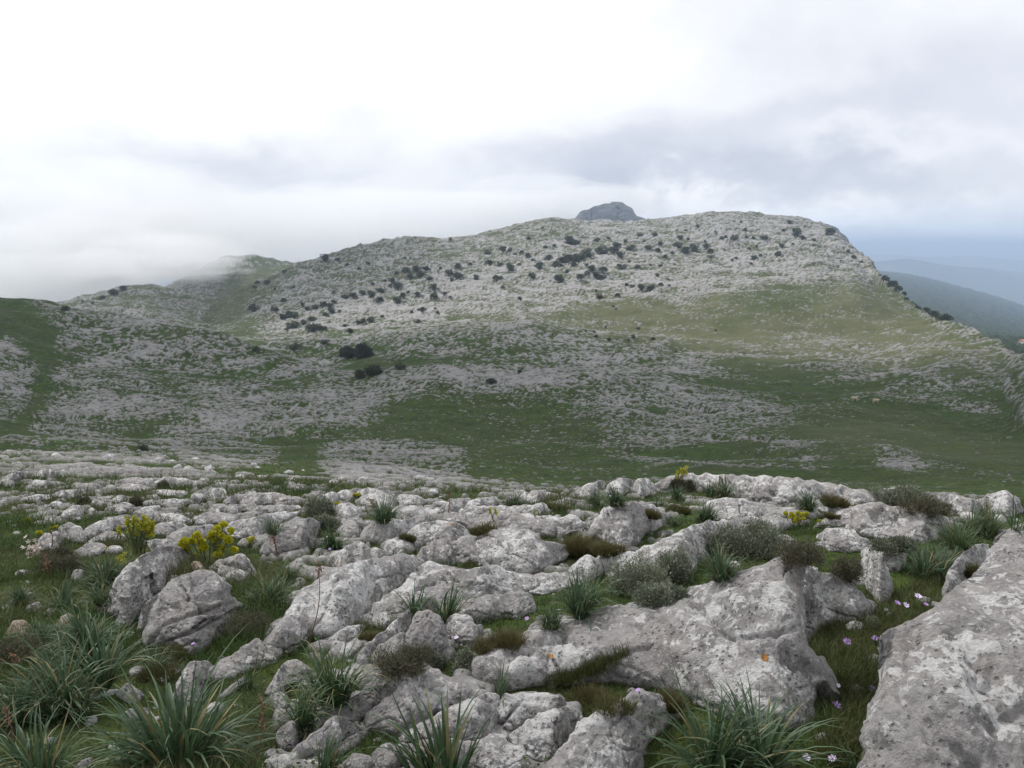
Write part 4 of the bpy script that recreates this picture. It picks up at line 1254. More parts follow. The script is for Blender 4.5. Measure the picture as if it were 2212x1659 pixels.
def build_rocks():
    for crop, label, pts, kw in ROCKS:
        kw = dict(kw)
        if kw.pop('tan', 0):
            kw['mat'] = M_TAN
        o = boulder('boulder', label, crop, pts, None, 'limestone rocks of the foreground outcrop', **kw)
        if label.startswith('long humped boulder'):
            # the steep shaded shoulder behind its ridge, part of the same boulder
            s = boulder('shoulder', None, 'C', [(725, 525), (780, 570), (830, 610), (900, 620), (980, 660), (1030, 700), (1060, 740), (1130, 770), (1120, 820), (1040, 860), (960, 870), (860, 872),
                                                (815, 925), (780, 1000), (720, 1000), (690, 930), (700, 800), (695, 650)], parent=o, a1=76, a2=22, T=.15, npt=2600)
            s.location = s.location - o.location


build_rocks()


def build_peak():
    """the flat-topped crag that stands far behind the ridge"""
    m, b, p = new_mat('crag_rock')
    P = wpos(b)
    st = b.vmath('MULTIPLY', P, (1, 1, 0.35))
    c = b.mix(b.step(b.noise(st, 0.05, 8, 0.7), 0.38, 0.62), (0.03, 0.034, 0.04), (0.10, 0.104, 0.11))
    c = b.mix(b.step(b.noise(P, 0.03, 5, 0.7), 0.52, 0.62), c, (0.04, 0.055, 0.03))
    b.put(p.inputs['Base Color'], c)
    p.inputs['Roughness'].default_value = 0.95
    pts = [(20, 215), (60, 190), (80, 180), (110, 150), (170, 130), (230, 120), (270, 108), (300, 110), (330, 140), (350, 165), (385, 185), (395, 205), (440, 240), (300, 260), (60, 250)]
    me, org, S = rock_mesh(poly_v('7', pts), 901, dk=.4, a1=74, a2=20, T=.2, rough=1.6, dfix=1750, npt=3500, mat=m)
    tag(link('crag', me, None, org), 'grey flat-topped rocky crag rising behind the mountain ridge, its head in the cloud', 'crag')
    pts = [(1150, 300), (1240, 232), (1280, 224), (1320, 236), (1345, 270), (1390, 320), (1430, 355), (1470, 400), (1500, 470), (1400, 480), (1200, 480)]
    me, org, S = rock_mesh(poly_v('7', pts), 902, dk=.4, a1=60, a2=25, T=.15, rough=1.2, dfix=1500, npt=2000, mat=m)
    tag(link('crag', me, None, org), 'hazy blue slope of a farther spur showing past the right shoulder of the mountain', 'crag')


build_peak()

# ------------------------------------------------------------------ finding the surface under a picture point
from mathutils.bvhtree import BVHTree


def make_bvh():
    vs, fs, n = [], [], 0
    for V, T in ROCKGEO:
        vs.append(V)
        fs.append(T + n)
        n += len(V)
    return BVHTree.FromPolygons(np.vstack(vs).tolist(), np.vstack(fs).tolist())


BVH = make_bvh()


def stand(X, Y):
    """nearest surface point (rock or ground) on the sight line"""
    g = hit([X], [Y])[0]
    r = ray(X, Y)
    h = BVH.ray_cast(Vector((0, 0, EYE)), Vector(r).normalized())
    if h[0] is not None and h[0].y < g[1]:
        return np.array(h[0]), True
    return g, False


def stand_c(crop, x, y):
    X, Y = cv(crop, x, y)
    return stand(float(X), float(Y))[0]


def px2m(crop, w, D):
    """width in crop pixels -> metres at forward distance D"""
    return w / CROPS[crop][2] * PXV * D / F


class Geo:
    def __init__(self):
        self.V, self.F, self.T, self.n = [], {}, [], 0

    def add(self, V, faces, tint):
        V = np.asarray(V, float)
        for f in faces:
            f = np.asarray(f)
            if len(f):
                self.F.setdefault(f.shape[1], []).append(f + self.n)
        self.V.append(V)
        t = np.asarray(tint, float)
        self.T.append(np.tile(t, (len(V), 1)) if t.ndim == 1 else t)
        self.n += len(V)

    def build(self, name, mat, parent=None, loc=(0, 0, 0), smooth=True):
        me = self.mesh(name, mat, smooth)
        return link(name, me, parent, loc)

    def mesh(self, name, mat, smooth=True):
        T = np.vstack(self.T)
        if T.shape[1] == 2:
            T = np.c_[T, np.zeros(len(T))]
        return mesh_np(name, np.vstack(self.V), [np.vstack(f) for f in self.F.values()], mat, smooth, {'tint': T})


def blades(rs, base, L, W, az, el, droop, seg=7, keel=0.25, twist=None):
    """many arching strap leaves at once; arrays of length n -> V, quads"""
    n = len(L)
    t = np.linspace(0, 1, seg + 1)
    ang = el[:, None] - droop[:, None] * t[None, :] ** 1.6
    ds = L[:, None] / seg
    hx = np.concatenate([np.zeros((n, 1)), np.cumsum(np.cos(ang[:, :-1]) * ds, 1)], 1)
    hz = np.concatenate([np.zeros((n, 1)), np.cumsum(np.sin(ang[:, :-1]) * ds, 1)], 1)
    az2 = az[:, None] + (rs.normal(0, 0.16, n)[:, None] if twist is None else twist[:, None]) * t[None, :] ** 2
    cx = base[:, None, 0] + hx * np.cos(az2)
    cy = base[:, None, 1] + hx * np.sin(az2)
    cz = base[:, None, 2] + hz
    w = W[:, None] * np.clip(np.minimum(0.55 + 2.2 * t, (1 - t) ** 0.75 * 1.25), 0.03, 1)[None, :]
    sx, sy = -np.sin(az2), np.cos(az2)
    ux, uy, uz = -np.sin(ang) * np.cos(az2), -np.sin(ang) * np.sin(az2), np.cos(ang)
    k = keel * w
    Lf = np.stack([cx - sx * w / 2 + ux * k, cy - sy * w / 2 + uy * k, cz + uz * k], -1)
    Md = np.stack([cx, cy, cz], -1)
    Rt = np.stack([cx + sx * w / 2 + ux * k, cy + sy * w / 2 + uy * k, cz + uz * k], -1)
    V = np.stack([Lf, Md, Rt], 2).reshape(-1, 3)                 # n, seg+1, 3
    b = (np.arange(n) * (seg + 1) * 3)[:, None] + (np.arange(seg) * 3)[None, :]
    b = b.ravel()
    f = np.concatenate([np.stack([b, b + 1, b + 4, b + 3], -1), np.stack([b + 1, b + 2, b + 5, b + 4], -1)])
    return V, f


def simple_blades(rs, base, L, W, az, el, droop, seg=3):
    """flat thin grass blades"""
    n = len(L)
    t = np.linspace(0, 1, seg + 1)
    ang = el[:, None] - droop[:, None] * t[None, :] ** 1.4
    ds = L[:, None] / seg
    hx = np.concatenate([np.zeros((n, 1)), np.cumsum(np.cos(ang[:, :-1]) * ds, 1)], 1)
    hz = np.concatenate([np.zeros((n, 1)), np.cumsum(np.sin(ang[:, :-1]) * ds, 1)], 1)
    cx = base[:, None, 0] + hx * np.cos(az)[:, None]
    cy = base[:, None, 1] + hx * np.sin(az)[:, None]
    cz = base[:, None, 2] + hz
    fa = rs.uniform(0, 2 * math.pi, n)
    w = W[:, None] * (1 - t ** 1.5 * 0.92)[None, :] / 2
    ox, oy = np.cos(fa)[:, None] * w, np.sin(fa)[:, None] * w
    V = np.stack([np.stack([cx - ox, cy - oy, cz], -1), np.stack([cx + ox, cy + oy, cz], -1)], 2).reshape(-1, 3)
    b = ((np.arange(n) * (seg + 1) * 2)[:, None] + (np.arange(seg) * 2)[None, :]).ravel()
    return V, np.stack([b, b + 1, b + 3, b + 2], -1)


def tube(g, pts, r, tint=(0.5, 0), nseg=6):
    pts = np.asarray(pts, float)
    r = np.full(len(pts), r) if np.isscalar(r) else np.asarray(r, float)
    d = np.gradient(pts, axis=0)
    d /= np.maximum(np.linalg.norm(d, axis=1, keepdims=True), 1e-9)
    up = np.where(np.abs(d[:, 2:3]) > 0.9, np.array([[1.0, 0, 0]]), np.array([[0, 0, 1.0]]))
    a = np.cross(d, up)
    a /= np.linalg.norm(a, axis=1, keepdims=True)
    c = np.cross(d, a)
    th = np.linspace(0, 2 * math.pi, nseg, endpoint=False)
    V = pts[:, None] + r[:, None, None] * (np.cos(th)[None, :, None] * a[:, None] + np.sin(th)[None, :, None] * c[:, None])
    n = len(pts)
    i = np.arange(n - 1)[:, None] * nseg
    j = np.arange(nseg)[None, :]
    k = (j + 1) % nseg
    f = np.stack([i + j, i + k, i + nseg + k, i + nseg + j], -1).reshape(-1, 4)
    g.add(V.reshape(-1, 3), [f], tint)


def leaf_quads(rs, C, size, nrm=None, aspect=0.5, jit=0.9):
    """small pointed leaf faces at points C"""
    n = len(C)
    d = rs.normal(size=(n, 3))
    if nrm is not None:
        d = nrm + d * jit
    d /= np.linalg.norm(d, axis=1, keepdims=True)
    a = np.cross(d, rs.normal(size=(n, 3)))
    a /= np.maximum(np.linalg.norm(a, axis=1, keepdims=True), 1e-9)
    size = np.broadcast_to(size, (n,))
    L, W = size[:, None], (size * aspect)[:, None]
    V = np.stack([C, C + d * L * 0.5 + a * W * 0.5, C + d * L, C + d * L * 0.5 - a * W * 0.5], 1).reshape(-1, 3)
    b = np.arange(n) * 4
    return V, np.stack([b, b + 1, b + 2, b + 3], -1)


# ------------------------------------------------------------------ hollows painted as dark patches (soil colour and shade) and orange lichen on the named boulders
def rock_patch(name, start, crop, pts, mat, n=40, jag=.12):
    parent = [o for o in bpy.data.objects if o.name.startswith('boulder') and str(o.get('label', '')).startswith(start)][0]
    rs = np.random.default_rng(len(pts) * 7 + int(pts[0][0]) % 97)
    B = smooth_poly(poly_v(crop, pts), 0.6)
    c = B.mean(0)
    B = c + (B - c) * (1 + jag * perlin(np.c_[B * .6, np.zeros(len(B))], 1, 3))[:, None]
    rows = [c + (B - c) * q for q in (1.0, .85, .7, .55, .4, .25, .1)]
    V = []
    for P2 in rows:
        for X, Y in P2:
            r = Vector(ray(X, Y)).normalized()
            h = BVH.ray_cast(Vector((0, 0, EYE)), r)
            V.append(np.array(h[0] if h[0] is not None else (0, 0, 0)) - np.array(r) * (.012 if mat == M_SOIL_SHADE else .0035))
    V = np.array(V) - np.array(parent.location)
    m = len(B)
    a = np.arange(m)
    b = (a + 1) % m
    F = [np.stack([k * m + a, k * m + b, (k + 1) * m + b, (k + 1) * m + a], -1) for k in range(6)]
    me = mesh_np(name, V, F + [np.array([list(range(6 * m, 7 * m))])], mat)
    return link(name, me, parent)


rock_patch('hollow', 'ribbed grey', 'A', [(1028, 905), (1040, 890), (1062, 884), (1076, 868), (1090, 862), (1098, 852), (1112, 850), (1117, 860), (1106, 872), (1092, 872), (1078, 890), (1056, 906), (1038, 912)], M_SOIL_SHADE)  # dark patch on the face: soil colour with the hollow's shade painted in
rock_patch('hollow', 'steep leaning', 'A', [(780, 624), (800, 620), (815, 608), (826, 604), (824, 618), (828, 650), (822, 640), (812, 630), (790, 640)], M_SOIL_SHADE)  # dark patch painted as the shade inside the small hole
rock_patch('lichen_spot', 'long humped', 'C', [(522, 1052), (534, 1040), (552, 1050), (562, 1066), (555, 1080), (538, 1082), (526, 1072)], M_ORANGE, jag=.35)
rock_patch('lichen_spot', 'long humped', 'B', [(1228, 1048), (1240, 1040), (1254, 1048), (1256, 1062), (1244, 1070), (1230, 1064)], M_ORANGE, jag=.35)


# ------------------------------------------------------------------ asphodel tufts
# crop, base x, base y, spread, height, blades, kind, label
TUFTS = [
 ('A', 940, 1680, 820, 590, 95, 'a', 'largest grey-green asphodel tuft, at the bottom edge left of centre'),
 ('A', 340, 1330, 560, 380, 95, 'a', 'wide dark asphodel tuft left of the small dark pointed stone'),
 ('A', 480, 1030, 430, 250, 100, 'a', 'dense blue-green asphodel tuft in front of the tan dome-shaped stone'),
 ('A', 215, 1720, 480, 380, 44, 'a', 'loose pale-edged asphodel tuft in the bottom left corner'),
 ('A', 90, 1420, 330, 260, 60, 'a', 'dark asphodel tuft on the left edge beside the brown seed spike'),
 ('A', 320, 820, 260, 190, 40, 'a', 'small asphodel with arching leaves near bare soil on the left'),
 ('A', 520, 690, 250, 170, 70, 'a', 'bluish asphodel tuft left of the leaning slab'),
 ('A', 100, 780, 200, 130, 50, 'a', 'hazy green asphodel tuft on the far left below the pink flower spikes'),
 ('A', 1430, 800, 380, 190, 80, 'b', 'bright green spreading tuft between the ribbed boulder and the split whaleback'),
 ('A', 1560, 650, 220, 130, 60, 'b', 'fresh green grassy tuft above the bright spreading one'),
 ('A', 1325, 1235, 130, 170, 9, 's', 'small iris with a few stiff upright leaves beside the finger-shaped stone'),
 ('B', 10, 1320, 420, 420, 50, 'b', 'tall asphodel with broad leaves and a thin dry stalk, right of the wedge-shaped stone'),
 ('A', 1650, 1440, 260, 280, 46, 'b', 'dark green asphodel clump in front of the wedge-shaped stone'),
 ('E', 270, 640, 230, 170, 50, 'a', 'asphodel tuft leaning on the left of the hump-backed boulder'),
 ('E', 820, 780, 390, 220, 75, 'a', 'low asphodel with drooping leaves right of the hump-backed boulder'),
 ('E', 1240, 540, 260, 260, 55, 'a', 'upright dark asphodel with a dry orange-tipped stalk on the outcrop rim'),
 ('E', 1650, 545, 170, 80, 12, 'a', 'thin sparse leaves sprouting on top of the long ridge'),
 ('B', 660, 860, 300, 260, 34, 'a', 'central asphodel of few upright leaves above the white-crusted boulder'),
 ('B', 1400, 840, 360, 250, 60, 'a', 'asphodel tuft of thin upright leaves in front of the grey shrub near the centre'),
 ('B', 1030, 248, 150, 80, 55, 'a', 'small dark clump on the rim near the middle'),
 ('B', 1485, 250, 130, 110, 55, 'a', 'left of two dense clumps under the top rim'),
 ('B', 1615, 245, 170, 130, 70, 'a', 'right of two dense clumps under the top rim'),
 ('B', 1825, 250, 130, 70, 22, 'a', 'sparse small tuft right of the two dense clumps under the top rim'),
 ('B', 700, 1750, 560, 560, 24, 's', 'tall tuft of a few broad arching leaves at the bottom centre'),
 ('B', 985, 1275, 230, 190, 7, 's', 'few upright leaves at the left tip of the long humped boulder'),
 ('C', 300, 195, 210, 120, 60, 'a', 'dark strap-leaved clump below the left end of the crest slab'),
 ('C', 205, 330, 210, 130, 60, 'a', 'dark strap-leaved clump left of the whitish second-row slab'),
 ('C', 740, 265, 200, 120, 55, 'a', 'pointed dark clump between the crest slab and the small yellow spurge'),
 ('C', 80, 225, 180, 80, 50, 'a', 'low dull green clump under the left end of the crest slab'),
 ('C', 60, 350, 130, 70, 20, 'a', 'sparse dark tuft left of the long grey half-covered rock'),
 ('C', 300, 650, 310, 190, 75, 'a', 'blue-green tuft between the big grey shrub and the long humped boulder'),
 ('C', 1410, 650, 330, 190, 80, 'a', 'blue-green asphodel at the head of the grassy channel'),
 ('C', 1590, 520, 300, 150, 110, 'b', 'bright green grassy clump along the top of the corner boulder'),
 ('C', 1720, 410, 260, 130, 110, 'b', 'bright green grassy clump running up to the right rim'),
 ('C', 1930, 385, 150, 190, 18, 'a', 'dark spiky tuft cut by the right edge of the photo'),
 ('C', 430, 1700, 760, 500, 90, 'a', 'large grey-green tuft at the bottom in front of the long humped boulder'),
 ('C', 1030, 1680, 200, 200, 12, 'a', 'few short dark leaves at the bottom of the grassy channel'),
 ('F', 520, 1010, 640, 400, 80, 'a', 'dense dark tuft between the left-edge seed spike and the small dark pointed stone'),
 ('F', 1300, 640, 420, 240, 60, 'a', 'dull green tuft below the ribbed boulder, behind the largest tuft'),
 ('F', 1120, 1400, 420, 300, 46, 'a', 'dark leafy tuft at the bottom edge, left of the largest tuft'),
 ('F', 2020, 1480, 460, 330, 44, 'b', 'green grassy tuft at the bottom edge beside the thick seed spike'),
 ('A', 250, 1010, 260, 140, 60, 'a', 'small dark tuft left of the dense blue-green asphodel'),
 ('A', 560, 780, 240, 120, 60, 'b', 'fresh green tuft at the left foot of the leaning slab'),
 ('C', 1480, 560, 220, 130, 60, 'b', 'fresh green tuft beside the notch of the corner boulder'),
 ('B', 1250, 905, 240, 90, 60, 'b', 'low grassy tuft right of the little triangular stone'),
 ('G', 640, 1500, 560, 330, 24, 's', 'thin pale leaves at the bottom in front of the low cracked group'),
]


def build_tuft(i, crop, x, y, w, h, n, kind, label):
    rs = np.random.default_rng(500 + i)
    P = stand_c(crop, x, y)
    Lm = max(px2m(crop, w, P[1]) * 0.60, px2m(crop, h, P[1]) * 0.98)
    n = int(n * 2.3)
    Lm *= 1.12
    az = rs.uniform(0, 2 * math.pi, n)
    el = np.radians(np.clip(rs.normal(66, 15, n), 25, 89))
    dr = np.radians(np.clip(rs.gamma(2.4, 30, n), 6, 150))
    L = Lm * np.clip(rs.normal(0.98, 0.2, n), 0.4, 1.35)
    W = Lm * rs.uniform(0.025, 0.047, n)
    if kind == 's':
        el = np.radians(np.clip(rs.normal(76, 9, n), 50, 89))
        dr = np.radians(rs.gamma(1.5, 22, n))
        W = Lm * rs.uniform(0.035, 0.06, n)
    if kind == 'b':
        W = W * 0.85
    r0 = Lm * 0.11 * np.sqrt(rs.uniform(0, 1, n))
    nk = 1 if n < 20 else int(rs.integers(2, 4))
    ck = rs.normal(0, 0.17 * Lm, (nk, 2)) * [1, .8]
    ki = rs.integers(nk, size=n)
    lean = rs.normal(0, 0.5, (nk, 2))
    base = np.stack([r0 * np.cos(az) + ck[ki, 0], r0 * np.sin(az) + ck[ki, 1], np.full(n, -0.03 * Lm)], -1)
    bent = rs.uniform(0, 1, n) < 0.12
    dr = np.where(bent, dr + R(70), dr)
    L = L * rs.uniform(.75, 1.1, nk)[ki]
    hx, hy = np.cos(az) * np.cos(el) + lean[ki, 0] * .3, np.sin(az) * np.cos(el) + lean[ki, 1] * .3
    az = np.arctan2(hy, hx)
    V, f = blades(rs, base, L, W, az + rs.normal(0, 0.35, n), el, dr)
    t = np.clip(rs.normal(0.45, 0.25, n), 0, 1)
    dry = np.where(rs.uniform(0, 1, n) < 0.11, rs.uniform(0.4, 1, n), rs.uniform(0, 0.08, n))
    g = Geo()
    g.add(V, [f], np.repeat(np.c_[t, dry], 24, 0))
    # a skirt of short dead and new leaves fills the heart of the tuft
    m = n // 2
    az = rs.uniform(0, 2 * math.pi, m)
    V, f = blades(rs, np.stack([0.1 * Lm * np.cos(az), 0.1 * Lm * np.sin(az), np.full(m, -0.03 * Lm)], -1), Lm * rs.uniform(.25, .6, m), Lm * rs.uniform(.025, .04, m), az,
                  np.radians(rs.uniform(20, 75, m)), np.radians(rs.uniform(10, 60, m)))
    g.add(V, [f], np.repeat(np.c_[np.clip(rs.normal(0.25, .15, m), 0, 1), np.where(rs.uniform(0, 1, m) < .3, .6, .05)], 24, 0))
    root = g.build('asphodel', M_ASPHB if kind == 'b' else M_ASPH, None, P)
    tag(root, label, 'plant', 'strap-leaved tufts among the rocks')
    return root, P, Lm


TUFT_OBJ = [build_tuft(i, *t) for i, t in enumerate(TUFTS)]


# ------------------------------------------------------------------ low shrubs and cushions
# crop, centre x, base y, width, height, kind, label
DOMES = [
 ('C', 480, 500, 520, 170, 'g', 'broad grey-green shrub with brown twigs above the long humped boulder'),
 ('C', 740, 540, 330, 150, 'h', 'twiggy olive-brown right half of the shrub bank above the long humped boulder'),
 ('C', 40, 640, 260, 160, 'g', 'silvery shrub left of the blue-green tuft by the long humped boulder'),
 ('C', -60, 760, 240, 110, 'g', 'silvery low shrub on the upper edge of the long humped boulder'),
 ('C', 40, 760, 150, 90, 'g', 'small pale silvery sprig on the left shoulder of the long humped boulder'),
 ('C', 1290, 240, 300, 90, 'g', 'grey-green shrub on the right rim beside the crest slab'),
 ('C', 1430, 290, 260, 90, 'h', 'brownish heath shrub on the right rim below the heap of rocks'),
 ('C', 980, 640, 240, 160, 'h', 'dull brown-green shrub left of the upright post-like stone'),
 ('C', 1230, 470, 220, 70, 'g', 'blue-grey low shrub behind the flat-topped stump'),
 ('B', 800, 1130, 200, 110, 'g', 'silvery shrub left of the tip of the long humped boulder'),
 ('B', 440, 1120, 330, 150, 'h', 'brown twiggy shrub below the white-crusted boulder'),
 ('B', 590, 1100, 160, 110, 'g', 'grey-green shrub right of the brown twigs'),
 ('B', 1720, 740, 380, 220, 'g', 'mixed silvery and brown shrub between the centre rocks and the humped boulder'),
 ('E', 640, 500, 330, 170, 'g', 'airy grey-green shrub standing on the left part of the rim'),
 ('E', 760, 580, 240, 110, 'g', 'pale grey-green shrub in front of the airy one, above the drooping asphodel'),
 ('A', 1350, 960, 330, 150, 'h', 'rusty brown heath right of the ribbed boulder'),
 ('A', 330, 620, 250, 140, 'h', 'brown-green twiggy shrub on the left below the pink flower spikes'),
 ('A', 130, 1080, 330, 150, 'h', 'brown-green low shrub on the left edge above the dark tufts'),
 ('A', 920, 1070, 250, 110, 'c', 'dull green cushion at the foot of the ribbed boulder'),
 ('A', 880, 1180, 240, 120, 'c', 'dark green cushion behind the largest tuft'),
 ('G', 985, 330, 180, 110, 'c', 'small dark rounded cushion on the smooth stone'),
 ('B', 880, 400, 190, 70, 'c', 'green grass cushion in the long ridge'),
 ('B', 830, 565, 130, 40, 'c', 'brown moss cushion at the foot of the shaded round-backed boulder'),
 ('B', 1400, 520, 210, 150, 'c', 'olive grass hollow between the round-backed and white-patched boulders'),
 ('B', 1560, 500, 170, 80, 'c', 'olive grass patch under the white-patched double boulder'),
 ('B', 470, 430, 70, 60, 'c', 'little green moss tuft at the left of the domed boulder'),
 ('B', 940, 1010, 330, 140, 'c', 'dry olive grass above the left end of the long humped boulder'),
 ('B', 1420, 1310, 300, 120, 'c', 'golden dry grass tuft above the big rounded bottom boulder'),
 ('B', 1560, 1330, 260, 110, 'c', 'green and straw grass below the grassy crack of the humped boulder'),
 ('B', 1880, 1320, 180, 130, 'c', 'straw-coloured grass between the humped boulder and the rounded bottom boulder'),
 ('C', 1640, 630, 130, 110, 'c', 'bright green cushion in the notch of the corner boulder'),
 ('C', 920, 240, 140, 70, 'c', 'dark rounded cushion at the right of the pale block on the rim'),
 ('C', 925, 310, 100, 40, 'c', 'low mossy cushion right of the small yellow spurge'),
 ('C', 100, 150, 130, 50, 'h', 'brown heath on top of the crest slab'),
 ('C', 80, 280, 150, 60, 'c', 'green cushion left of the whitish second-row slab'),
 ('B', 1270, 280, 130, 70, 'c', 'dull grass cushion right of the pale low rock by the yellow heads'),
 ('B', 1770, 300, 130, 55, 'c', 'dark moss cushion on the white-patched double boulder'),
 ('D', 960, 760, 170, 70, 'c', 'mossy brown cushion beside the pinkish flat rock'),
 ('D', 1400, 240, 110, 60, 'h', 'small brown shrub on the back rim of the pavement'),
 ('D', 1180, 400, 140, 90, 'h', 'grey-brown shrub in the middle of the pavement'),
 ('D', 720, 380, 110, 60, 'h', 'dull twiggy shrub in the left of the pavement'),
 ('D', 880, 450, 120, 70, 'c', 'dark green shrublet left of the tall green spurge'),
 ('D', 480, 860, 260, 120, 'h', 'grey-green twiggy shrub right of the pink flower spikes'),
 ('C', 1120, 900, 130, 60, 'g', 'pale sprig in the grassy channel above the corner boulder'),
]


def build_dome(i, crop, x, y, w, h, kind, label):
    rs = np.random.default_rng(900 + i)
    P = stand_c(crop, x, y)
    Rw = px2m(crop, w, P[1]) / 2
    H = max(px2m(crop, h, P[1]), Rw * 0.35)
    g = Geo()
    nl = max(3, int(rs.integers(4, 8) * max(1, Rw / 0.3)))
    nl = min(nl, 14)
    th = rs.uniform(0, 2 * math.pi, nl)
    rr = Rw * 0.75 * np.sqrt(rs.uniform(0, 1, nl))
    lob = np.stack([rr * np.cos(th), rr * np.sin(th) * 0.6, rs.uniform(0, 0.12, nl) * H], -1)
    lr = Rw * rs.uniform(0.34, 0.62, nl) if nl > 3 else np.full(nl, Rw * .7)
    for c, r in zip(lob, lr):
        hh = H * rs.uniform(0.6, 1.0)
        if kind == 'c':
            m = 260
            az = rs.uniform(0, 2 * math.pi, m)
            q = np.sqrt(rs.uniform(0, 1, m)) * r * 0.7
            b = c + np.stack([q * np.cos(az), q * np.sin(az), np.zeros(m)], -1)
            V, f = simple_blades(rs, b, hh * rs.uniform(.5, 1.1, m), np.full(m, max(0.0028, 0.0011 * P[1])), az + rs.normal(0, .5, m), np.radians(np.clip(90 - q / r * 45 + rs.normal(0, 10, m), 20, 90)),
                                 np.radians(rs.uniform(5, 60, m)))
            dry = np.clip(rs.normal(0.25 if 'green' in label else .5, .3, m), 0, 1)
            g.add(V, [f], np.repeat(np.c_[rs.uniform(0, 1, m), dry], 8, 0))
        else:
            # woody twigs and tips with narrow leaves in whorls
            m = 90
            d = rs.normal(size=(m, 3))
            d[:, 2] = np.abs(d[:, 2]) + 0.15
            d /= np.linalg.norm(d, axis=1, keepdims=True)
            tip = c + d * np.array([r, r, hh]) * rs.uniform(0.7, 1.08, m)[:, None]
            az = np.arctan2(d[:, 1], d[:, 0])
            Lt = np.linalg.norm(tip - c, axis=1)
            V, f = simple_blades(rs, np.repeat(c[None], m, 0) + rs.normal(0, r * .1, (m, 3)) * [1, 1, 0], Lt, np.full(m, max(0.003, 0.001 * P[1])), az, np.arcsin(np.clip((tip - c)[:, 2] / np.maximum(Lt, 1e-6), -1, 1)), np.zeros(m), 2)
            g.add(V, [f], np.repeat(np.c_[rs.uniform(.1, .5, m), rs.uniform(.6, 1, m)], 6, 0))
            k = 16 if kind == 'g' else 11
            C = np.repeat(tip, k, 0) + rs.normal(0, 0.14, (m * k, 3)) * np.array([r, r, hh])
            C = C[C[:, 2] > -0.02]
            V, f = leaf_quads(rs, C, rs.uniform(.6, 1.2, len(C)) * max(0.018, 0.0042 * P[1]), np.repeat((d + [0, 0, .5]), k, 0)[:len(C)], 0.30 if kind == 'g' else 0.16)
            pale = 0.3 if 'pale' in label or 'silvery' in label else 0
            lt = np.clip(rs.normal(.42 + pale, .25) + rs.normal(0, .16, len(C)), 0, 1)
            dry = np.clip(rs.normal(.12, .2, len(C)), 0, 1) if kind == 'g' else np.clip(rs.normal(.35, .3, len(C)), 0, 1)
            g.add(V, [f], np.repeat(np.c_[lt, dry], 4, 0))
    nm = {'c': 'grass_cushion', 'g': 'grey_shrub', 'h': 'heath_shrub'}[kind]
    o = g.build(nm, {'c': M_CUSH, 'g': M_GREY, 'h': M_HEATH}[kind], None, P - np.array([0, 0, .02]), False)
    tag(o, label, 'shrub' if kind != 'c' else 'grass cushion', 'low shrubs and cushions among the rocks')


for i, d in enumerate(DOMES):
    build_dome(i, *d)


# ------------------------------------------------------------------ yellow-flowered spurge
def sph_leaves(rs, g, c, r, n, size, tint):
    d = rs.normal(size=(n, 3))
    d /= np.linalg.norm(d, axis=1, keepdims=True)
    V, f = leaf_quads(rs, c + d * r * 0.45, size, d, 0.95, 0.5)
    g.add(V, [f], np.repeat(np.c_[np.clip(rs.normal(tint, .2, n), 0, 1), np.zeros(n)], 4, 0))


def build_spurge(i, crop, base, heads, hr, label, leafy=26, tall=False):
    """heads: picture points of the flower heads; hr: head radius in crop pixels"""
    rs = np.random.default_rng(1500 + i)
    P = stand_c(crop, *base)
    root = bpy.data.objects.new('spurge', None)
    COL.objects.link(root)
    root.location = P
    tag(root, label, 'plant', 'yellow-flowered spurges')
    sg = Geo()
    rad = px2m(crop, hr, P[1])
    rows = []
    for hx, hy in heads:
        X, Y = cv(crop, hx, hy)
        r = ray(float(X), float(Y))
        dd = P[1] + rs.uniform(-1, 1) * px2m(crop, 60, P[1])
        rows.append(r * dd / r[1] + np.array([0, 0, EYE]) - P)
    for tip in rows:
        b = np.array([tip[0] * 0.35 + rs.normal(0, .015), tip[1] * 0.35 + rs.normal(0, .015), -0.03])
        t = np.linspace(0, 1, 6)[:, None]
        pts = b + (tip - b) * t + np.array([tip[0] - b[0], tip[1] - b[1], 0]) * 0.3 * (t ** 2 - t)
        tube(sg, pts, np.linspace(.006, .004, 6), (0.2, 0.55))
        q = rs.uniform(.25, .95, leafy)
        C = np.stack([np.interp(q, t[:, 0], pts[:, k]) for k in range(3)], -1)
        az = rs.uniform(0, 2 * math.pi, leafy)
        V, f = leaf_quads(rs, C, rad * (1.2 if tall else .9), np.stack([np.cos(az), np.sin(az), np.full(leafy, .45)], -1), .22, .2)
        sg.add(V, [f], np.repeat(np.c_[np.clip(rs.normal(.6, .2, leafy), 0, 1), np.zeros(leafy)], 4, 0))
    sg.build('stems', M_ASPH, root)
    for tip in rows:
        g = Geo()
        rr = rad * rs.uniform(.85, 1.12)
        if tall:
            for k in range(5):
                sph_leaves(rs, g, tip + np.array([rs.normal(0, rr * .35), rs.normal(0, rr * .35), -rr * (k * .75 - .6)]), rr * .75, 34, rr * .5, .45)
        else:
            for k in range(16):
                d = rs.normal(size=3)
                d[2] = abs(d[2]) * 0.9 - .25
                d /= np.linalg.norm(d)
                sph_leaves(rs, g, tip + d * rr * .62, rr * .5, 26, rr * .42, .6)
        g.build('flower_head', M_BRACT, root, (0, 0, 0), False)


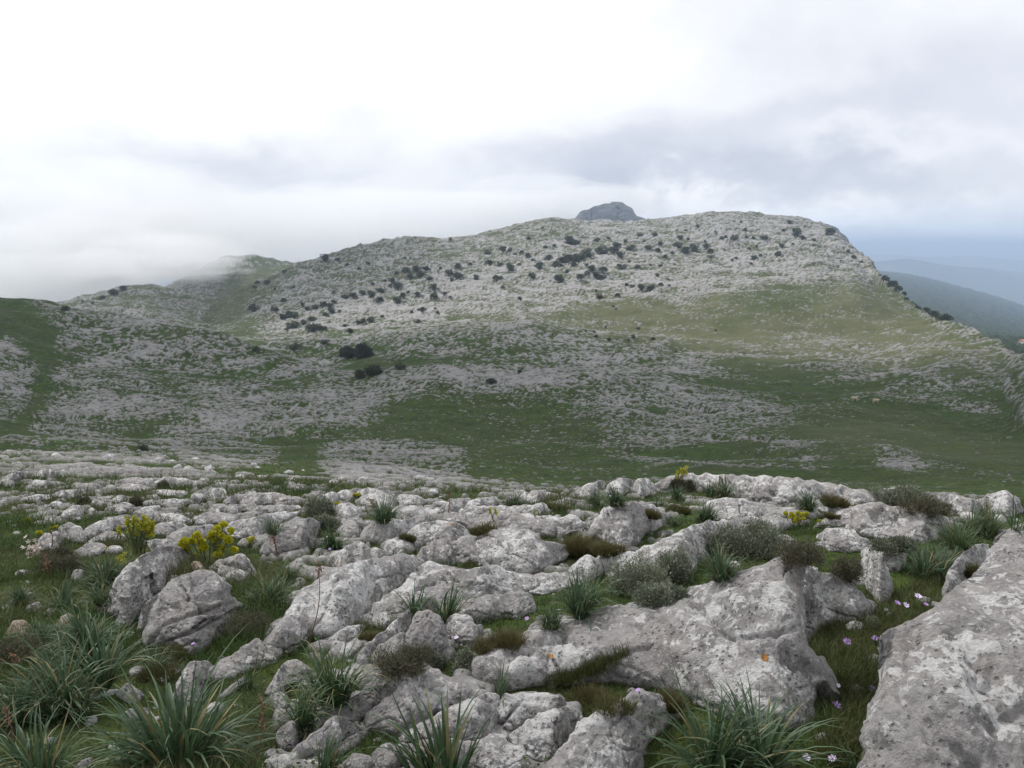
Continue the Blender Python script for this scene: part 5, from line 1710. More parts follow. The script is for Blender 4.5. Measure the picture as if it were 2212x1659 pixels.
SPURGES = [
 ('D', (1800, 890), [(1700, 655), (1590, 705), (1735, 705), (1610, 770), (1755, 760), (1685, 850), (1840, 640), (1880, 590), (1930, 565), (1860, 690), (1990, 615), (1970, 695), (1915, 765), (2025, 780),
                     (1885, 820), (1580, 740), (1660, 700), (1820, 660), (1900, 660), (1865, 860)], 40, 'yellow spurge with round flower heads behind the ribbed boulder', 14, False),
 ('D', (1180, 800), [(1100, 510), (1105, 560), (1155, 500), (1190, 520), (1240, 490), (1225, 530), (1290, 545), (1320, 550), (1275, 600), (1300, 590), (1130, 600), (1180, 580), (1250, 560)], 26,
  'tall green spurge with narrow yellow-green heads behind the leaning slab', 46, True),
 ('D', (1020, 960), [(1010, 860), (1050, 830), (1025, 900), (1045, 880)], 26, 'short yellow-green spurge spike at the left of the leaning slab', 10, True),
 ('D', (2150, 730), [(2140, 690), (2180, 675), (2165, 695)], 22, 'small yellow flower cluster beside the hump-backed boulder', 8, False),
 ('D', (930, 800), [(925, 765), (945, 770)], 17, 'tiny yellow flowers by the mossy-edged pinkish rock', 6, False),
 ('D', (235, 560), [(215, 520), (240, 510), (250, 525)], 18, 'yellow flowering tuft at the far left of the grass', 8, False),
 ('D', (345, 660), [(325, 630), (350, 625), (360, 640)], 17, 'yellow flowering tuft left of the pale boulder and pink flowers', 8, False),
 ('D', (460, 610), [(440, 590), (470, 580), (490, 575)], 15, 'faint yellow flowers behind the pale boulder on the left', 8, False),
 ('D', (1030, 660), [(1015, 600), (1025, 580), (1035, 615)], 15, 'small yellow spike left of the tall green spurge', 10, True),
 ('B', (930, 320), [(913, 265), (947, 270)], 11, 'pair of upright yellow flower heads in the middle of the rim', 10, True),
 ('B', (1155, 300), [(1155, 276)], 9, 'single tiny yellow flower right of the yellow pair', 6, True),
 ('C', (705, 345), [(655, 290), (690, 295), (720, 285), (745, 295), (770, 290), (680, 315), (715, 318), (750, 315), (700, 330), (735, 335)], 15, 'small yellow spurge below the pointed dark clump on the right', 8, False),
 ('C', (835, 345), [(832, 327), (842, 328)], 9, 'lone orange-yellow flower right of the small yellow spurge', 4, False),
 ('C', (90, 90), [(75, 70), (100, 55), (115, 45)], 13, 'yellow-green flowers on top of the rim above the crest slab', 10, True),
 ('E', (1000, 330), [(990, 300), (1015, 305), (1030, 298)], 18, 'yellow-green tuft on the rim left of the peaked rock', 10, False),
 ('E', (840, 390), [(830, 375), (860, 380)], 18, 'dull yellow moss tuft left of the white-flecked rock', 8, False),
]
for i, s_ in enumerate(SPURGES):
    build_spurge(i, *s_)


# ------------------------------------------------------------------ flowers and dry stalks
def flower_mesh(g, c, r, up, n=9, rs=None):
    up = up / np.linalg.norm(up)
    a = np.cross(up, [0.3, 0.9, 0.1])
    a /= np.linalg.norm(a)
    b = np.cross(up, a)
    for k in range(n):
        th = 2 * math.pi * k / n + rs.normal(0, .08)
        d = a * math.cos(th) + b * math.sin(th)
        s = np.cross(up, d)
        L = r * rs.uniform(.85, 1.1)
        lift = up * L * rs.uniform(.15, .42)
        w = r * .21
        V = np.array([c + d * r * .12 - s * w * .4, c + d * r * .12 + s * w * .4, c + d * L * .6 + s * w + lift * .7, c + d * L + s * w * .45 + lift, c + d * L - s * w * .45 + lift, c + d * L * .6 - s * w + lift * .7])
        g.add(V, [np.array([[0, 1, 2, 5]]), np.array([[2, 3, 4, 5]])], (0.5, 0))


FLOWERS = [
 ('C', 930, 1325, 33, 'm', 'open mauve anemone, the largest, low in the grassy channel by the dark cavity'),
 ('C', 1120, 1232, 20, 'm', 'mauve anemone against the edge of the corner boulder, midway down'),
 ('C', 985, 980, 24, 'm', 'mauve anemone in the upper left of the grassy channel'),
 ('C', 1137, 962, 20, 'm', 'mauve anemone touching the left point of the corner boulder'),
 ('C', 1370, 736, 22, 'p', 'pale lilac anemone, topmost in the grassy channel'),
 ('C', 1257, 772, 21, 'm', 'mauve anemone left of the two pale ones at the channel head'),
 ('C', 1303, 784, 20, 'p', 'pale lilac anemone just below the topmost one'),
 ('C', 1410, 778, 16, 'm', 'small mauve anemone right of the pale ones at the channel head'),
 ('C', 1195, 806, 11, 'p', 'tiny pale flower below the mauve one at the channel head'),
 ('C', 937, 1215, 15, 'p', 'half-closed whitish flower by the tip of the cavity lip'),
 ('C', 770, 1602, 22, 'p', 'pale lilac flower at the bottom, beside the large grey-green tuft'),
 ('C', 908, 1608, 25, 'p', 'pale lilac flower at the bottom of the grassy channel'),
 ('B', 1116, 855, 15, 'm', 'mauve flower beside the little pale triangular stone'),
 ('B', 1242, 848, 12, 'm', 'small mauve flower right of the little triangular stone'),
 ('B', 735, 958, 15, 'p', 'pale lilac flower below the square-cut block'),
 ('B', 762, 995, 9, 'p', 'tiny pale flower below the one by the square-cut block'),
 ('B', 1715, 1238, 15, 'm', 'mauve flower at the top of the big rounded bottom boulder'),
 ('B', 655, 1330, 13, 'm', 'mauve flower on the upper edge of the white-capped rock'),
 ('B', 52, 480, 9, 'm', 'small mauve flower below the drooping asphodel'),
 ('A', 1040, 990, 11, 'm', 'small pink-mauve flower in the foot of the ribbed boulder'),
]
for i, (crop, x, y, r, k, label) in enumerate(FLOWERS):
    rs = np.random.default_rng(2000 + i)
    P = stand_c(crop, x, y + r * 1.6)
    rad = px2m(crop, r, P[1])
    root = bpy.data.objects.new('anemone', None)
    COL.objects.link(root)
    root.location = P
    tag(root, label, 'flower', 'mauve and lilac flowers in the grass')
    X, Y = cv(crop, x, y)
    rr = ray(float(X), float(Y))
    tip = rr * (P[1] / rr[1]) + np.array([0, 0, EYE]) - P
    up = np.array([rs.normal(0, .35), -0.45 + rs.normal(0, .2), 1.0])
    g = Geo()
    flower_mesh(g, tip, rad, up, int(rs.integers(8, 11)), rs)
    g.build('petals', M_PETAL if k == 'm' else M_PALEP, root, (0, 0, 0), False)
    g = Geo()
    tube(g, [np.array([0, 0, -.03]), tip * .5 + [0.004, 0, 0], tip], [.002, .0018, .0018])
    g.build('stem', M_STEM, root)
    g = Geo()
    u = up / np.linalg.norm(up)
    tube(g, [tip - u * .001, tip + u * rad * .12, tip + u * rad * .2], [rad * .14, rad * .13, rad * .03], nseg=8)
    g.build('flower_eye', M_EYE, root)

STALKS = [
 ('A', 1650, 990, 1715, 560, 't', 'tall thin dark dry stalk rising over the split whaleback'),
 ('A', 1335, 1690, 1400, 1210, 's', 'thick reddish-brown seed spike at the bottom, right of the largest tuft'),
 ('A', 60, 1560, 15, 1290, 's', 'reddish-brown seed spike on the left edge beside the dark tuft'),
 ('A', 110, 1150, 60, 1010, 's', 'short brown seed spike above the left-edge one'),
 ('A', 255, 640, 235, 500, 's', 'brown seed spike beside the pink flowers on the left'),
 ('E', 315, 800, 280, 640, 's', 'reddish dry stalk in front of the hump-backed boulder'),
 ('E', 655, 1030, 680, 890, 's', 'rusty dry stalk below the drooping asphodel'),
 ('E', 1190, 470, 1110, 310, 's', 'orange-tipped dry stalk of the upright asphodel on the rim'),
 ('E', 1795, 450, 1795, 250, 't', 'thin dry stalk beside the wedge-shaped rim rock'),
 ('D', 440, 740, 440, 590, 't', 'thin brown stalk behind the pink flower spikes'),
 ('C', 290, 150, 298, 80, 't', 'short dry stalk on the crest slab clump'),
]
for i, (crop, x, y, tx, ty, k, label) in enumerate(STALKS):
    rs = np.random.default_rng(2200 + i)
    P = stand_c(crop, x, y)
    X, Y = cv(crop, tx, ty)
    rr = ray(float(X), float(Y))
    tip = rr * (P[1] / rr[1]) + np.array([0, 0, EYE]) - P
    g = Geo()
    t = np.linspace(0, 1, 9)[:, None]
    pts = np.array([0, 0, -.03]) + tip * t + np.array([1, .4, 0]) * 0.06 * np.linalg.norm(tip) * np.sin(t * 3.1)
    rb = max(0.003, 0.0009 * P[1])
    tube(g, pts, np.linspace(rb, rb * .5, 9))
    nn = 10 if k == 't' else 60
    q = rs.uniform(.9 if k == 't' else .55, 1.0, nn)
    C = np.stack([np.interp(q, t[:, 0], pts[:, c]) for c in range(3)], -1) + rs.normal(0, rb * (1.0 if k == 't' else 2.2), (nn, 3))
    V, f = leaf_quads(rs, C, rb * rs.uniform(2.5, 5.5, nn), None, .5)
    g.add(V, [f], (0.5, 0))
    tag(g.build('dry_stalk', M_DRY, None, P), label, 'dry stalk', 'dry flower stalks')

for i, (crop, x, y, tx, ty, label) in enumerate([
        ('D', 250, 850, 270, 715, 'pale pink flower spike, left of three by the grey-white boulder'),
        ('D', 300, 850, 310, 730, 'pale pink flower spike, middle of three by the grey-white boulder'),
        ('D', 330, 850, 345, 770, 'pale pink flower spike, right of three by the grey-white boulder')]):
    rs = np.random.default_rng(2300 + i)
    P = stand_c(crop, x, y)
    X, Y = cv(crop, tx, ty)
    rr = ray(float(X), float(Y))
    tip = rr * (P[1] / rr[1]) + np.array([0, 0, EYE]) - P
    root = bpy.data.objects.new('flower_spike', None)
    COL.objects.link(root)
    root.location = P
    tag(root, label, 'flower', 'pale pink flower spikes')
    g = Geo()
    tube(g, [np.array([0, 0, -.03]), tip * .5, tip], [.006, .005, .003])
    g.build('stem', M_STEM, root)
    g = Geo()
    for k in range(16):
        q = rs.uniform(.3, 1)
        flower_mesh(g, tip * q + rs.normal(0, .03, 3), .022, rs.normal(size=3) + [0, -.6, .6], 6, rs)
    g.build('blossoms', M_PINK, root, (0, 0, 0), False)

# ------------------------------------------------------------------ small loose stones
def ordinal(k):
    names = ['first', 'second', 'third', 'fourth', 'fifth', 'sixth', 'seventh', 'eighth', 'ninth', 'tenth', 'eleventh', 'twelfth', 'thirteenth', 'fourteenth', 'fifteenth', 'sixteenth',
             'seventeenth', 'eighteenth', 'nineteenth', 'twentieth', 'twenty-first', 'twenty-second', 'twenty-third', 'twenty-fourth', 'twenty-fifth']
    return names[k] if k < len(names) else names[-1]


def stone_proto(k, mat):
    rs = np.random.default_rng(3000 + k)
    bm = bmesh.new()
    bmesh.ops.create_icosphere(bm, subdivisions=4, radius=1.0)
    V = np.array([v.co[:] for v in bm.verts])
    V = V + V * (0.38 * fbm(V, 0.9, 3, 0.5, 60 + k))[:, None]
    for _ in range(7):                                     # broken faces
        d = rs.normal(size=3)
        d /= np.linalg.norm(d)
        h = V @ d - rs.uniform(.55, .8)
        V = V - d * np.maximum(h, 0)[:, None] * 0.85
    V = V * np.array([rs.uniform(.9, 1.25), rs.uniform(.7, 1.0), rs.uniform(.42, .62)])
    nn = V / np.linalg.norm(V, axis=1, keepdims=True)
    V = V + nn * (0.05 * fbm(V, 3.5, 4, 0.6, 70 + k))[:, None]
    for v, c in zip(bm.verts, V):
        v.co = c
    me = bpy.data.meshes.new('stone')
    bm.to_mesh(me)
    bm.free()
    me.polygons.foreach_set('use_smooth', np.ones(len(me.polygons), bool))
    me.materials.append(mat)
    return me


STONES = [stone_proto(k, M_ROCK) for k in range(8)]
TANS = [stone_proto(k + 20, M_TAN) for k in range(3)]

# zone polygons (2212-wide picture), how many, size range in picture units, phrase
ZONES = [
 ([(0, 1060), (420, 1040), (700, 1070), (880, 1085), (760, 1100), (300, 1110), (0, 1130)], 5, (9, 20), 'back pavement rows', 0),
 ([(0, 1010), (300, 1000), (560, 1042), (400, 1050), (0, 1055)], 4, (7, 13), 'farthest pavement strip', 0),
 ([(200, 1100), (620, 1085), (700, 1120), (560, 1140), (330, 1150), (160, 1150)], 10, (9, 22), 'ground behind the two spurges', 0),
 ([(700, 1075), (1000, 1070), (1180, 1065), (1100, 1110), (820, 1130), (700, 1110)], 9, (8, 20), 'middle rim gap', 0),
 ([(0, 1320), (160, 1310), (230, 1360), (180, 1400), (0, 1400)], 8, (8, 18), 'bare soil on the left edge', 1),
 ([(0, 1130), (160, 1130), (220, 1200), (120, 1300), (0, 1300)], 6, (8, 18), 'green bank at the far left', 0),
 ([(560, 1180), (700, 1190), (640, 1290), (540, 1260)], 4, (8, 18), 'grass beside the ribbed boulder', 0),
 ([(250, 1480), (420, 1460), (560, 1520), (580, 1640), (300, 1640)], 8, (9, 24), 'hollow between big tufts', 0),
 ([(470, 1380), (620, 1400), (640, 1440), (520, 1470), (430, 1440)], 5, (8, 20), 'ground beside the iris', 0),
 ([(600, 1370), (820, 1380), (980, 1420), (900, 1440), (700, 1430)], 6, (8, 20), 'gap under the whaleback', 0),
 ([(620, 1560), (820, 1520), (1000, 1560), (1050, 1650), (700, 1655)], 9, (10, 28), 'bottom edge rubble', 0),
 ([(1200, 1060), (1500, 1090), (1800, 1095), (1700, 1130), (1300, 1130), (1150, 1100)], 8, (8, 22), 'ground under the crest slab', 0),
 ([(1000, 1180), (1180, 1260), (1340, 1290), (1200, 1350), (1050, 1340)], 4, (8, 20), 'grass above the humped boulder', 0),
 ([(1780, 1080), (2180, 1090), (2150, 1140), (1850, 1130)], 5, (8, 20), 'rim at right', 0),
]


def in_rocks(X, Y):
    return any(inside(p, np.array(X), np.array(Y)) for p in ALLPOLY)


def scatter_stones():
    rs = np.random.default_rng(77)
    for poly, n, (s0, s1), phrase, tan in ZONES:
        pa = np.array(poly, float)
        got = []
        tries = 0
        while len(got) < n and tries < 4000:
            tries += 1
            X, Y = rs.uniform(pa[:, 0].min(), pa[:, 0].max()), rs.uniform(pa[:, 1].min(), pa[:, 1].max())
            if X < 6 or Y > 1652 or not inside(pa, np.array(X), np.array(Y)) or in_rocks(X, Y):
                continue
            if any(abs(X - g[0]) < 16 and abs(Y - g[1]) < 8 for g in got):
                continue
            got.append((X, Y))
        got.sort()
        for k, (X, Y) in enumerate(got):
            P = hit([X], [Y])[0]
            w = (s0 + (s1 - s0) * rs.uniform() ** 1.6) * P[1] / F / 2
            pool = TANS if (tan and rs.uniform() < .7) else STONES
            me = pool[rs.integers(len(pool))]
            o = link('stone', me, None, P + np.array([0, 0, w * rs.uniform(-.22, .08)]))
            o.scale = (w * rs.uniform(1, 1.5), w * rs.uniform(.8, 1.1), w * rs.uniform(.6, 1.05))
            o.rotation_euler = (rs.normal(0, .18), rs.normal(0, .18), rs.normal(0, .5) + (3.14 if rs.uniform() < .5 else 0))
            col = 'buff' if pool is TANS else 'grey'
            tag(o, f'small {col} stone, {ordinal(k)} from left in the {phrase}', 'stone', 'loose stones: ' + phrase)


scatter_stones()


def scatter_rubble():
    """uncountable chips of limestone in the turf, one object"""
    rs = np.random.default_rng(78)
    g = Geo()
    pv = np.array([v.co[:] for v in STONES[0].vertices])
    bm = bmesh.new()
    bmesh.ops.create_icosphere(bm, subdivisions=2, radius=1.0)
    U = np.array([v.co[:] for v in bm.verts])
    Tf = np.array([[v.index for v in f.verts] for f in bm.faces])
    bm.free()
    n = 1500
    D = np.exp(rs.uniform(math.log(2.4), math.log(55), n))
    x = rs.uniform(-.72, .72, n) * D
    clump = perlin(np.c_[x, D], 0.7, 5)
    k = (rs.uniform(0, 1, n) < 0.35 + clump) & ((D < 12) | (x < -0.08 * D))
    x, D = x[k], D[k]
    z = zground(x, D)
    for i in range(len(x)):
        s = rs.uniform(.006, .020) * D[i] ** .75
        V = U * (1 + 0.35 * perlin(U, 1.1, i % 37))[:, None] * np.array([rs.uniform(.8, 1.3), rs.uniform(.7, 1), rs.uniform(.4, .7)]) * s
        a = rs.uniform(0, 6.28)
        V = V @ np.array([[math.cos(a), math.sin(a), 0], [-math.sin(a), math.cos(a), 0], [0, 0, 1]])
        g.add(V + [x[i], D[i], z[i] + s * .1], [Tf], (0.5, 0))
    tag(g.build('rubble', M_ROCK), 'chips of pale limestone strewn in the turf', 'rubble', None, 'stuff')


scatter_rubble()


# ------------------------------------------------------------------ turf
def bare(x, y):
    """rock cover of the ground itself"""
    c = np.clip((x / (y + 3.0) + AMAX) / (2 * AMAX) * (NA - 1), 0, NA - 1).astype(int)
    r = np.clip(np.interp(np.log(y), np.log(DR), np.arange(NR)), 0, NR - 1).astype(int)
    return PAINT[r, c, 0]


def scatter_grass():
    rs = np.random.default_rng(79)
    n = 680000
    D = np.exp(rs.uniform(math.log(2.2), math.log(15), n))
    x = rs.uniform(-.95, 1.1, n) * D
    dens = 0.62 + 0.9 * perlin(np.c_[x, D], 1.6, 9) + 0.6 * perlin(np.c_[x, D], 5.0, 10)
    k = (rs.uniform(0, 1, n) < dens) & (bare(x, D) < 0.4)
    x, D = x[k], D[k]
    n = len(x)
    tall = np.clip(0.7 + 1.1 * perlin(np.c_[x, D], 0.9, 12), 0.35, 1.7) * np.interp(x / D, [-.35, -.15, .1], [1.7, 1.3, 1.0])
    L = rs.uniform(.035, .10, n) * tall * (D / 4) ** .25
    W = rs.uniform(.0022, .0042, n) * (D / 4) ** .7
    base = np.c_[x, D, zground(x, D) - .008]
    V, f = simple_blades(rs, base, L, W, rs.uniform(0, 6.28, n), np.radians(rs.uniform(35, 88, n)), np.radians(rs.uniform(5, 80, n)))
    dryz = np.clip(0.35 + 0.9 * perlin(np.c_[x, D], 1.1, 14) + rs.normal(0, .2, n), 0, 1)
    t = np.clip(0.45 + 0.5 * perlin(np.c_[x, D], 0.8, 15) + rs.normal(0, .2, n), 0, 1)
    g = Geo()
    g.add(V, [f], np.repeat(np.c_[t, dryz * .75], 8, 0))
    # broad-leaved herbs low in the turf
    m = 26000
    D = np.exp(rs.uniform(math.log(2.2), math.log(12), m))
    x = rs.uniform(-.78, .78, m) * D
    k = rs.uniform(0, 1, m) < 0.3 + 1.0 * perlin(np.c_[x, D], 1.2, 17)
    x, D = x[k], D[k]
    m = len(x)
    az = rs.uniform(0, 6.28, m)
    V, f = leaf_quads(rs, np.c_[x, D, zground(x, D) + .004], rs.uniform(.015, .035, m) * (D / 4) ** .4, np.c_[np.cos(az), np.sin(az), np.full(m, .5)], .5, .3)
    g.add(V, [f], np.repeat(np.c_[rs.uniform(.1, 1, m), rs.uniform(0, .25, m)], 4, 0))
    # coarser tussocks over the bank on the left and down the slope
    m = 120000
    D = np.exp(rs.uniform(math.log(11), math.log(75), m))
    x = rs.uniform(-.78, .3, m) * D
    k = (rs.uniform(0, 1, m) < 0.32 + 1.3 * perlin(np.c_[x, D], 0.5, 19)) & (x < (-.04 * D + 2)) & (bare(x, D) < .5)
    x, D = x[k], D[k]
    m = len(x)
    V, f = simple_blades(rs, np.c_[x, D, zground(x, D) - .03], rs.uniform(.06, .16, m) * (D / 20) ** .35, rs.uniform(.008, .016, m) * (D / 15) ** .8, rs.uniform(0, 6.28, m), np.radians(rs.uniform(30, 88, m)), np.radians(rs.uniform(0, 60, m)), 2)
    g.add(V, [f], np.repeat(np.c_[rs.uniform(.0, .8, m), np.clip(rs.normal(.3, .25, m), 0, 1)], 6, 0))
    tag(g.build('grass', M_GRASS, None, (0, 0, 0), False), 'short dark turf and herbs between the rocks', 'grass', None, 'stuff')
    # grass strips: the channel between the two big boulders, the crack of the humped boulder
    for nm, (crop, pts), n, lab in [
        ('channel_grass', ('C', [(1050, 720), (1300, 690), (1500, 650), (1500, 760), (1330, 880), (1180, 960), (1160, 1150), (1160, 1280), (1090, 1400), (1080, 1500), (1060, 1655), (860, 1655), (850, 1480), (900, 1300), (860, 1100),
                                  (770, 1020), (830, 900), (1000, 880), (1130, 820)]), 9000, 'deep green and brown grass filling the channel between the two biggest boulders'),
        ('crack_grass', ('B', [(1220, 1185), (1330, 1150), (1480, 1090), (1600, 1050), (1660, 1010), (1640, 1062), (1520, 1122), (1400, 1172), (1290, 1205)]), 2600, 'thin strip of grass in the crack of the long humped boulder')]:
        P = poly_v(crop, pts)
        q = []
        while len(q) < n // 10:
            X, Y = rs.uniform(P[:, 0].min(), P[:, 0].max()), rs.uniform(P[:, 1].min(), P[:, 1].max())
            if inside(P, np.array(X), np.array(Y)):
                q.append(stand(X, Y)[0] if nm == 'crack_grass' else hit([X], [Y])[0])
        q = np.repeat(np.array(q), 10, 0)
        q[:, :2] += rs.normal(0, .022, (n, 2))
        g = Geo()
        L = rs.uniform(.05, .13, n) if nm == 'channel_grass' else rs.uniform(.03, .085, n)
        V, f = simple_blades(rs, q - [0, 0, .01], L, rs.uniform(.002, .004, n), rs.uniform(0, 6.28, n), np.radians(rs.uniform(45, 88, n)), np.radians(rs.uniform(5, 75, n)))
        g.add(V, [f], np.repeat(np.c_[np.clip(rs.normal(.28, .25, n), 0, 1), np.clip(rs.normal(.5, .3, n), 0, 1)], 8, 0))
        tag(g.build(nm, M_GRASS, None, (0, 0, 0), False), lab, 'grass', None, 'stuff')


scatter_grass()


# ------------------------------------------------------------------ shrubs and trees on the mountain
def crown_geo(k, n_lobes=16, leaves=95):
    """unit crown: 1 wide, about 0.8 tall, base at z = 0"""
    rs = np.random.default_rng(4000 + k)
    g = Geo()
    low = rs.uniform(.5, .85)
    for j in range(n_lobes):
        th, q = rs.uniform(0, 6.28), math.sqrt(rs.uniform())
        z = rs.uniform(.16, 1.0)
        wid = math.sqrt(max(0.05, 1 - (z - .35) ** 2 / .5))
        c = np.array([q * .36 * wid * math.cos(th), q * .36 * wid * math.sin(th), z * .66 * low])
        r = rs.uniform(.10, .19)
        d = rs.normal(size=(leaves, 3))
        d /= np.linalg.norm(d, axis=1, keepdims=True)
        C = c + d * r * rs.uniform(.5, 1.15, leaves)[:, None] * [1, 1, .8]
        V, f = leaf_quads(rs, C, rs.uniform(.05, .10, leaves), d + [0, 0, .4], .75, .8)
        t = np.clip(rs.normal(rs.uniform(.15, .75), .15, leaves), 0, 1)
        g.add(V, [f], np.repeat(np.c_[t, np.clip(rs.normal(.1, .15, leaves), 0, 1)], 4, 0))
    return g, low


def add_trunk(g, k, low):
    rs = np.random.default_rng(4100 + k)
    for j in range(4):
        a = rs.uniform(0, 6.28)
        e = np.array([.22 * math.cos(a), .22 * math.sin(a), .45 * low])
        tube(g, [np.array([rs.normal(0, .02), rs.normal(0, .02), -.12]), e * .35 + [0, 0, .05], e], [.035, .024, .01], (0.3, 1.0), 5)


FARMESH = []
for k in range(7):
    g_, low_ = crown_geo(k, 12, 70)
    add_trunk(g_, k, low_)
    FARMESH.append(g_.mesh('shrub', M_TREE if k % 3 else M_SHRUB, False))

FAR = {
 '6': [(690, 435, 55), (760, 440, 30), (815, 465, 28), (295, 700, 62), (415, 710, 45), (455, 748, 60), (495, 742, 50), (525, 745, 45), (590, 710, 40), (570, 690, 30), (680, 690, 55), (715, 690, 45), (640, 700, 45), (740, 670, 40),
       (800, 640, 55), (850, 640, 50), (900, 620, 40), (950, 625, 50), (1000, 605, 60), (1000, 655, 55), (1095, 580, 60), (1060, 560, 40), (1055, 580, 28), (1025, 555, 25), (955, 570, 25), (1150, 620, 30), (1125, 640, 45),
       (1090, 665, 50), (1200, 630, 40), (1290, 590, 55), (1295, 650, 45), (1350, 628, 35), (1385, 645, 20), (1235, 722, 40), (1210, 715, 20), (1170, 728, 22), (1315, 727, 25), (1300, 708, 18), (1210, 780, 40), (1010, 750, 28),
       (945, 770, 45), (905, 775, 42), (875, 785, 28), (800, 802, 32), (830, 835, 35), (615, 815, 60), (655, 808, 55), (690, 815, 35), (500, 810, 40), (530, 800, 45), (570, 785, 45), (620, 768, 50), (690, 740, 45), (730, 722, 40),
       (480, 825, 30), (770, 725, 22), (740, 620, 25), (465, 665, 40), (470, 505, 35), (320, 550, 35), (305, 590, 30), (370, 565, 40), (415, 600, 20), (520, 590, 18), (545, 660, 14), (1530, 540, 35), (1640, 540, 50), (1665, 540, 25),
       (1720, 485, 50), (1835, 530, 40), (1985, 550, 58), (1675, 588, 22), (1770, 655, 25), (1680, 380, 45), (1715, 385, 30), (1590, 400, 40), (1665, 375, 30), (1600, 450, 50), (1660, 465, 40), (1495, 462, 28), (1430, 480, 50),
       (1380, 510, 45), (1425, 530, 55), (1390, 550, 30), (1250, 485, 60), (1200, 495, 50), (1140, 495, 45), (1160, 530, 40), (1220, 520, 60), (1270, 540, 40), (1090, 515, 30), (1330, 487, 22), (1880, 475, 60), (1970, 465, 50),
       (2000, 440, 60), (2040, 430, 55), (2085, 425, 55), (2110, 430, 45), (2070, 465, 35), (1930, 430, 40), (2040, 335, 65), (2075, 345, 40), (1815, 322, 28), (1895, 265, 18), (1910, 370, 30), (1960, 360, 25), (2030, 505, 22),
       (1780, 400, 30), (1810, 415, 40), (1740, 410, 25), (1840, 440, 35), (1765, 465, 25), (880, 490, 22), (930, 465, 25), (1060, 353, 15), (1190, 317, 14), (1525, 310, 12), (1385, 322, 20), (1135, 432, 18)],
 '7': [(50, 290, 55), (85, 295, 30), (175, 285, 30), (270, 310, 45), (200, 335, 60), (255, 335, 50), (130, 350, 60), (40, 375, 60), (80, 370, 50), (290, 355, 45), (330, 320, 40), (345, 315, 25), (420, 320, 35), (465, 335, 32),
       (480, 305, 25), (450, 255, 35), (380, 260, 30), (310, 290, 22), (560, 310, 45), (575, 275, 35), (600, 335, 50), (640, 325, 42), (655, 220, 22), (700, 318, 35), (720, 340, 40), (780, 328, 15), (715, 370, 22), (840, 370, 22),
       (820, 382, 16), (925, 370, 38), (955, 358, 20), (910, 395, 16), (1040, 350, 32), (1055, 312, 30), (975, 270, 42), (920, 275, 25), (890, 270, 22), (830, 272, 40), (790, 272, 20), (770, 275, 25), (865, 200, 14), (885, 233, 28),
       (935, 318, 18), (900, 328, 22), (1065, 237, 25), (1125, 250, 55), (1155, 272, 28), (1210, 285, 18), (1110, 305, 18), (1095, 200, 25), (500, 365, 22), (535, 350, 20), (360, 355, 14), (330, 388, 16), (370, 412, 25),
       (295, 412, 45), (280, 405, 22), (125, 405, 22), (65, 402, 25), (5, 405, 18), (30, 437, 18), (205, 425, 48), (150, 425, 42), (175, 455, 45), (100, 465, 42), (200, 465, 40), (130, 445, 30), (5, 475, 30), (430, 405, 14),
       (480, 408, 25), (548, 402, 16), (465, 452, 24), (515, 473, 14), (520, 502, 20), (480, 498, 28), (390, 515, 42), (430, 515, 42), (345, 508, 25), (315, 497, 28), (190, 553, 34), (172, 527, 16), (275, 551, 27), (255, 601, 18),
       (268, 615, 12), (123, 720, 14), (163, 723, 18), (217, 703, 14), (373, 706, 18), (170, 745, 25), (235, 763, 20), (325, 761, 18), (350, 748, 22), (445, 755, 25), (742, 715, 12), (553, 817, 14), (600, 240, 14), (560, 235, 12),
       (610, 280, 20), (690, 290, 15), (740, 245, 12), (510, 230, 14), (400, 290, 16), (230, 275, 25), (1290, 250, 45), (1375, 340, 25), (1400, 365, 25), (1440, 390, 18), (1525, 440, 18)],
 '4': [(1108, 435, 35), (1275, 425, 45), (1515, 357, 25), (620, 858, 48), (285, 258, 45), (490, 190, 50), (535, 172, 30), (440, 215, 25), (400, 235, 18), (360, 230, 14), (1728, 507, 50), (1405, 405, 34), (2122, 575, 44)],
 '5': [(30, 530, 26)],
}
NEARTREES = [(1500, 438, 70, 'left of the touching pair of dark round trees at the gully mouth'), (1570, 440, 78, 'right of the touching pair of dark round trees at the gully mouth'),
             (1612, 520, 80, 'broad dark tree below the touching pair, at the gully mouth'), (1552, 542, 48, 'low olive-green bush joined to the broad dark tree at the gully mouth')]


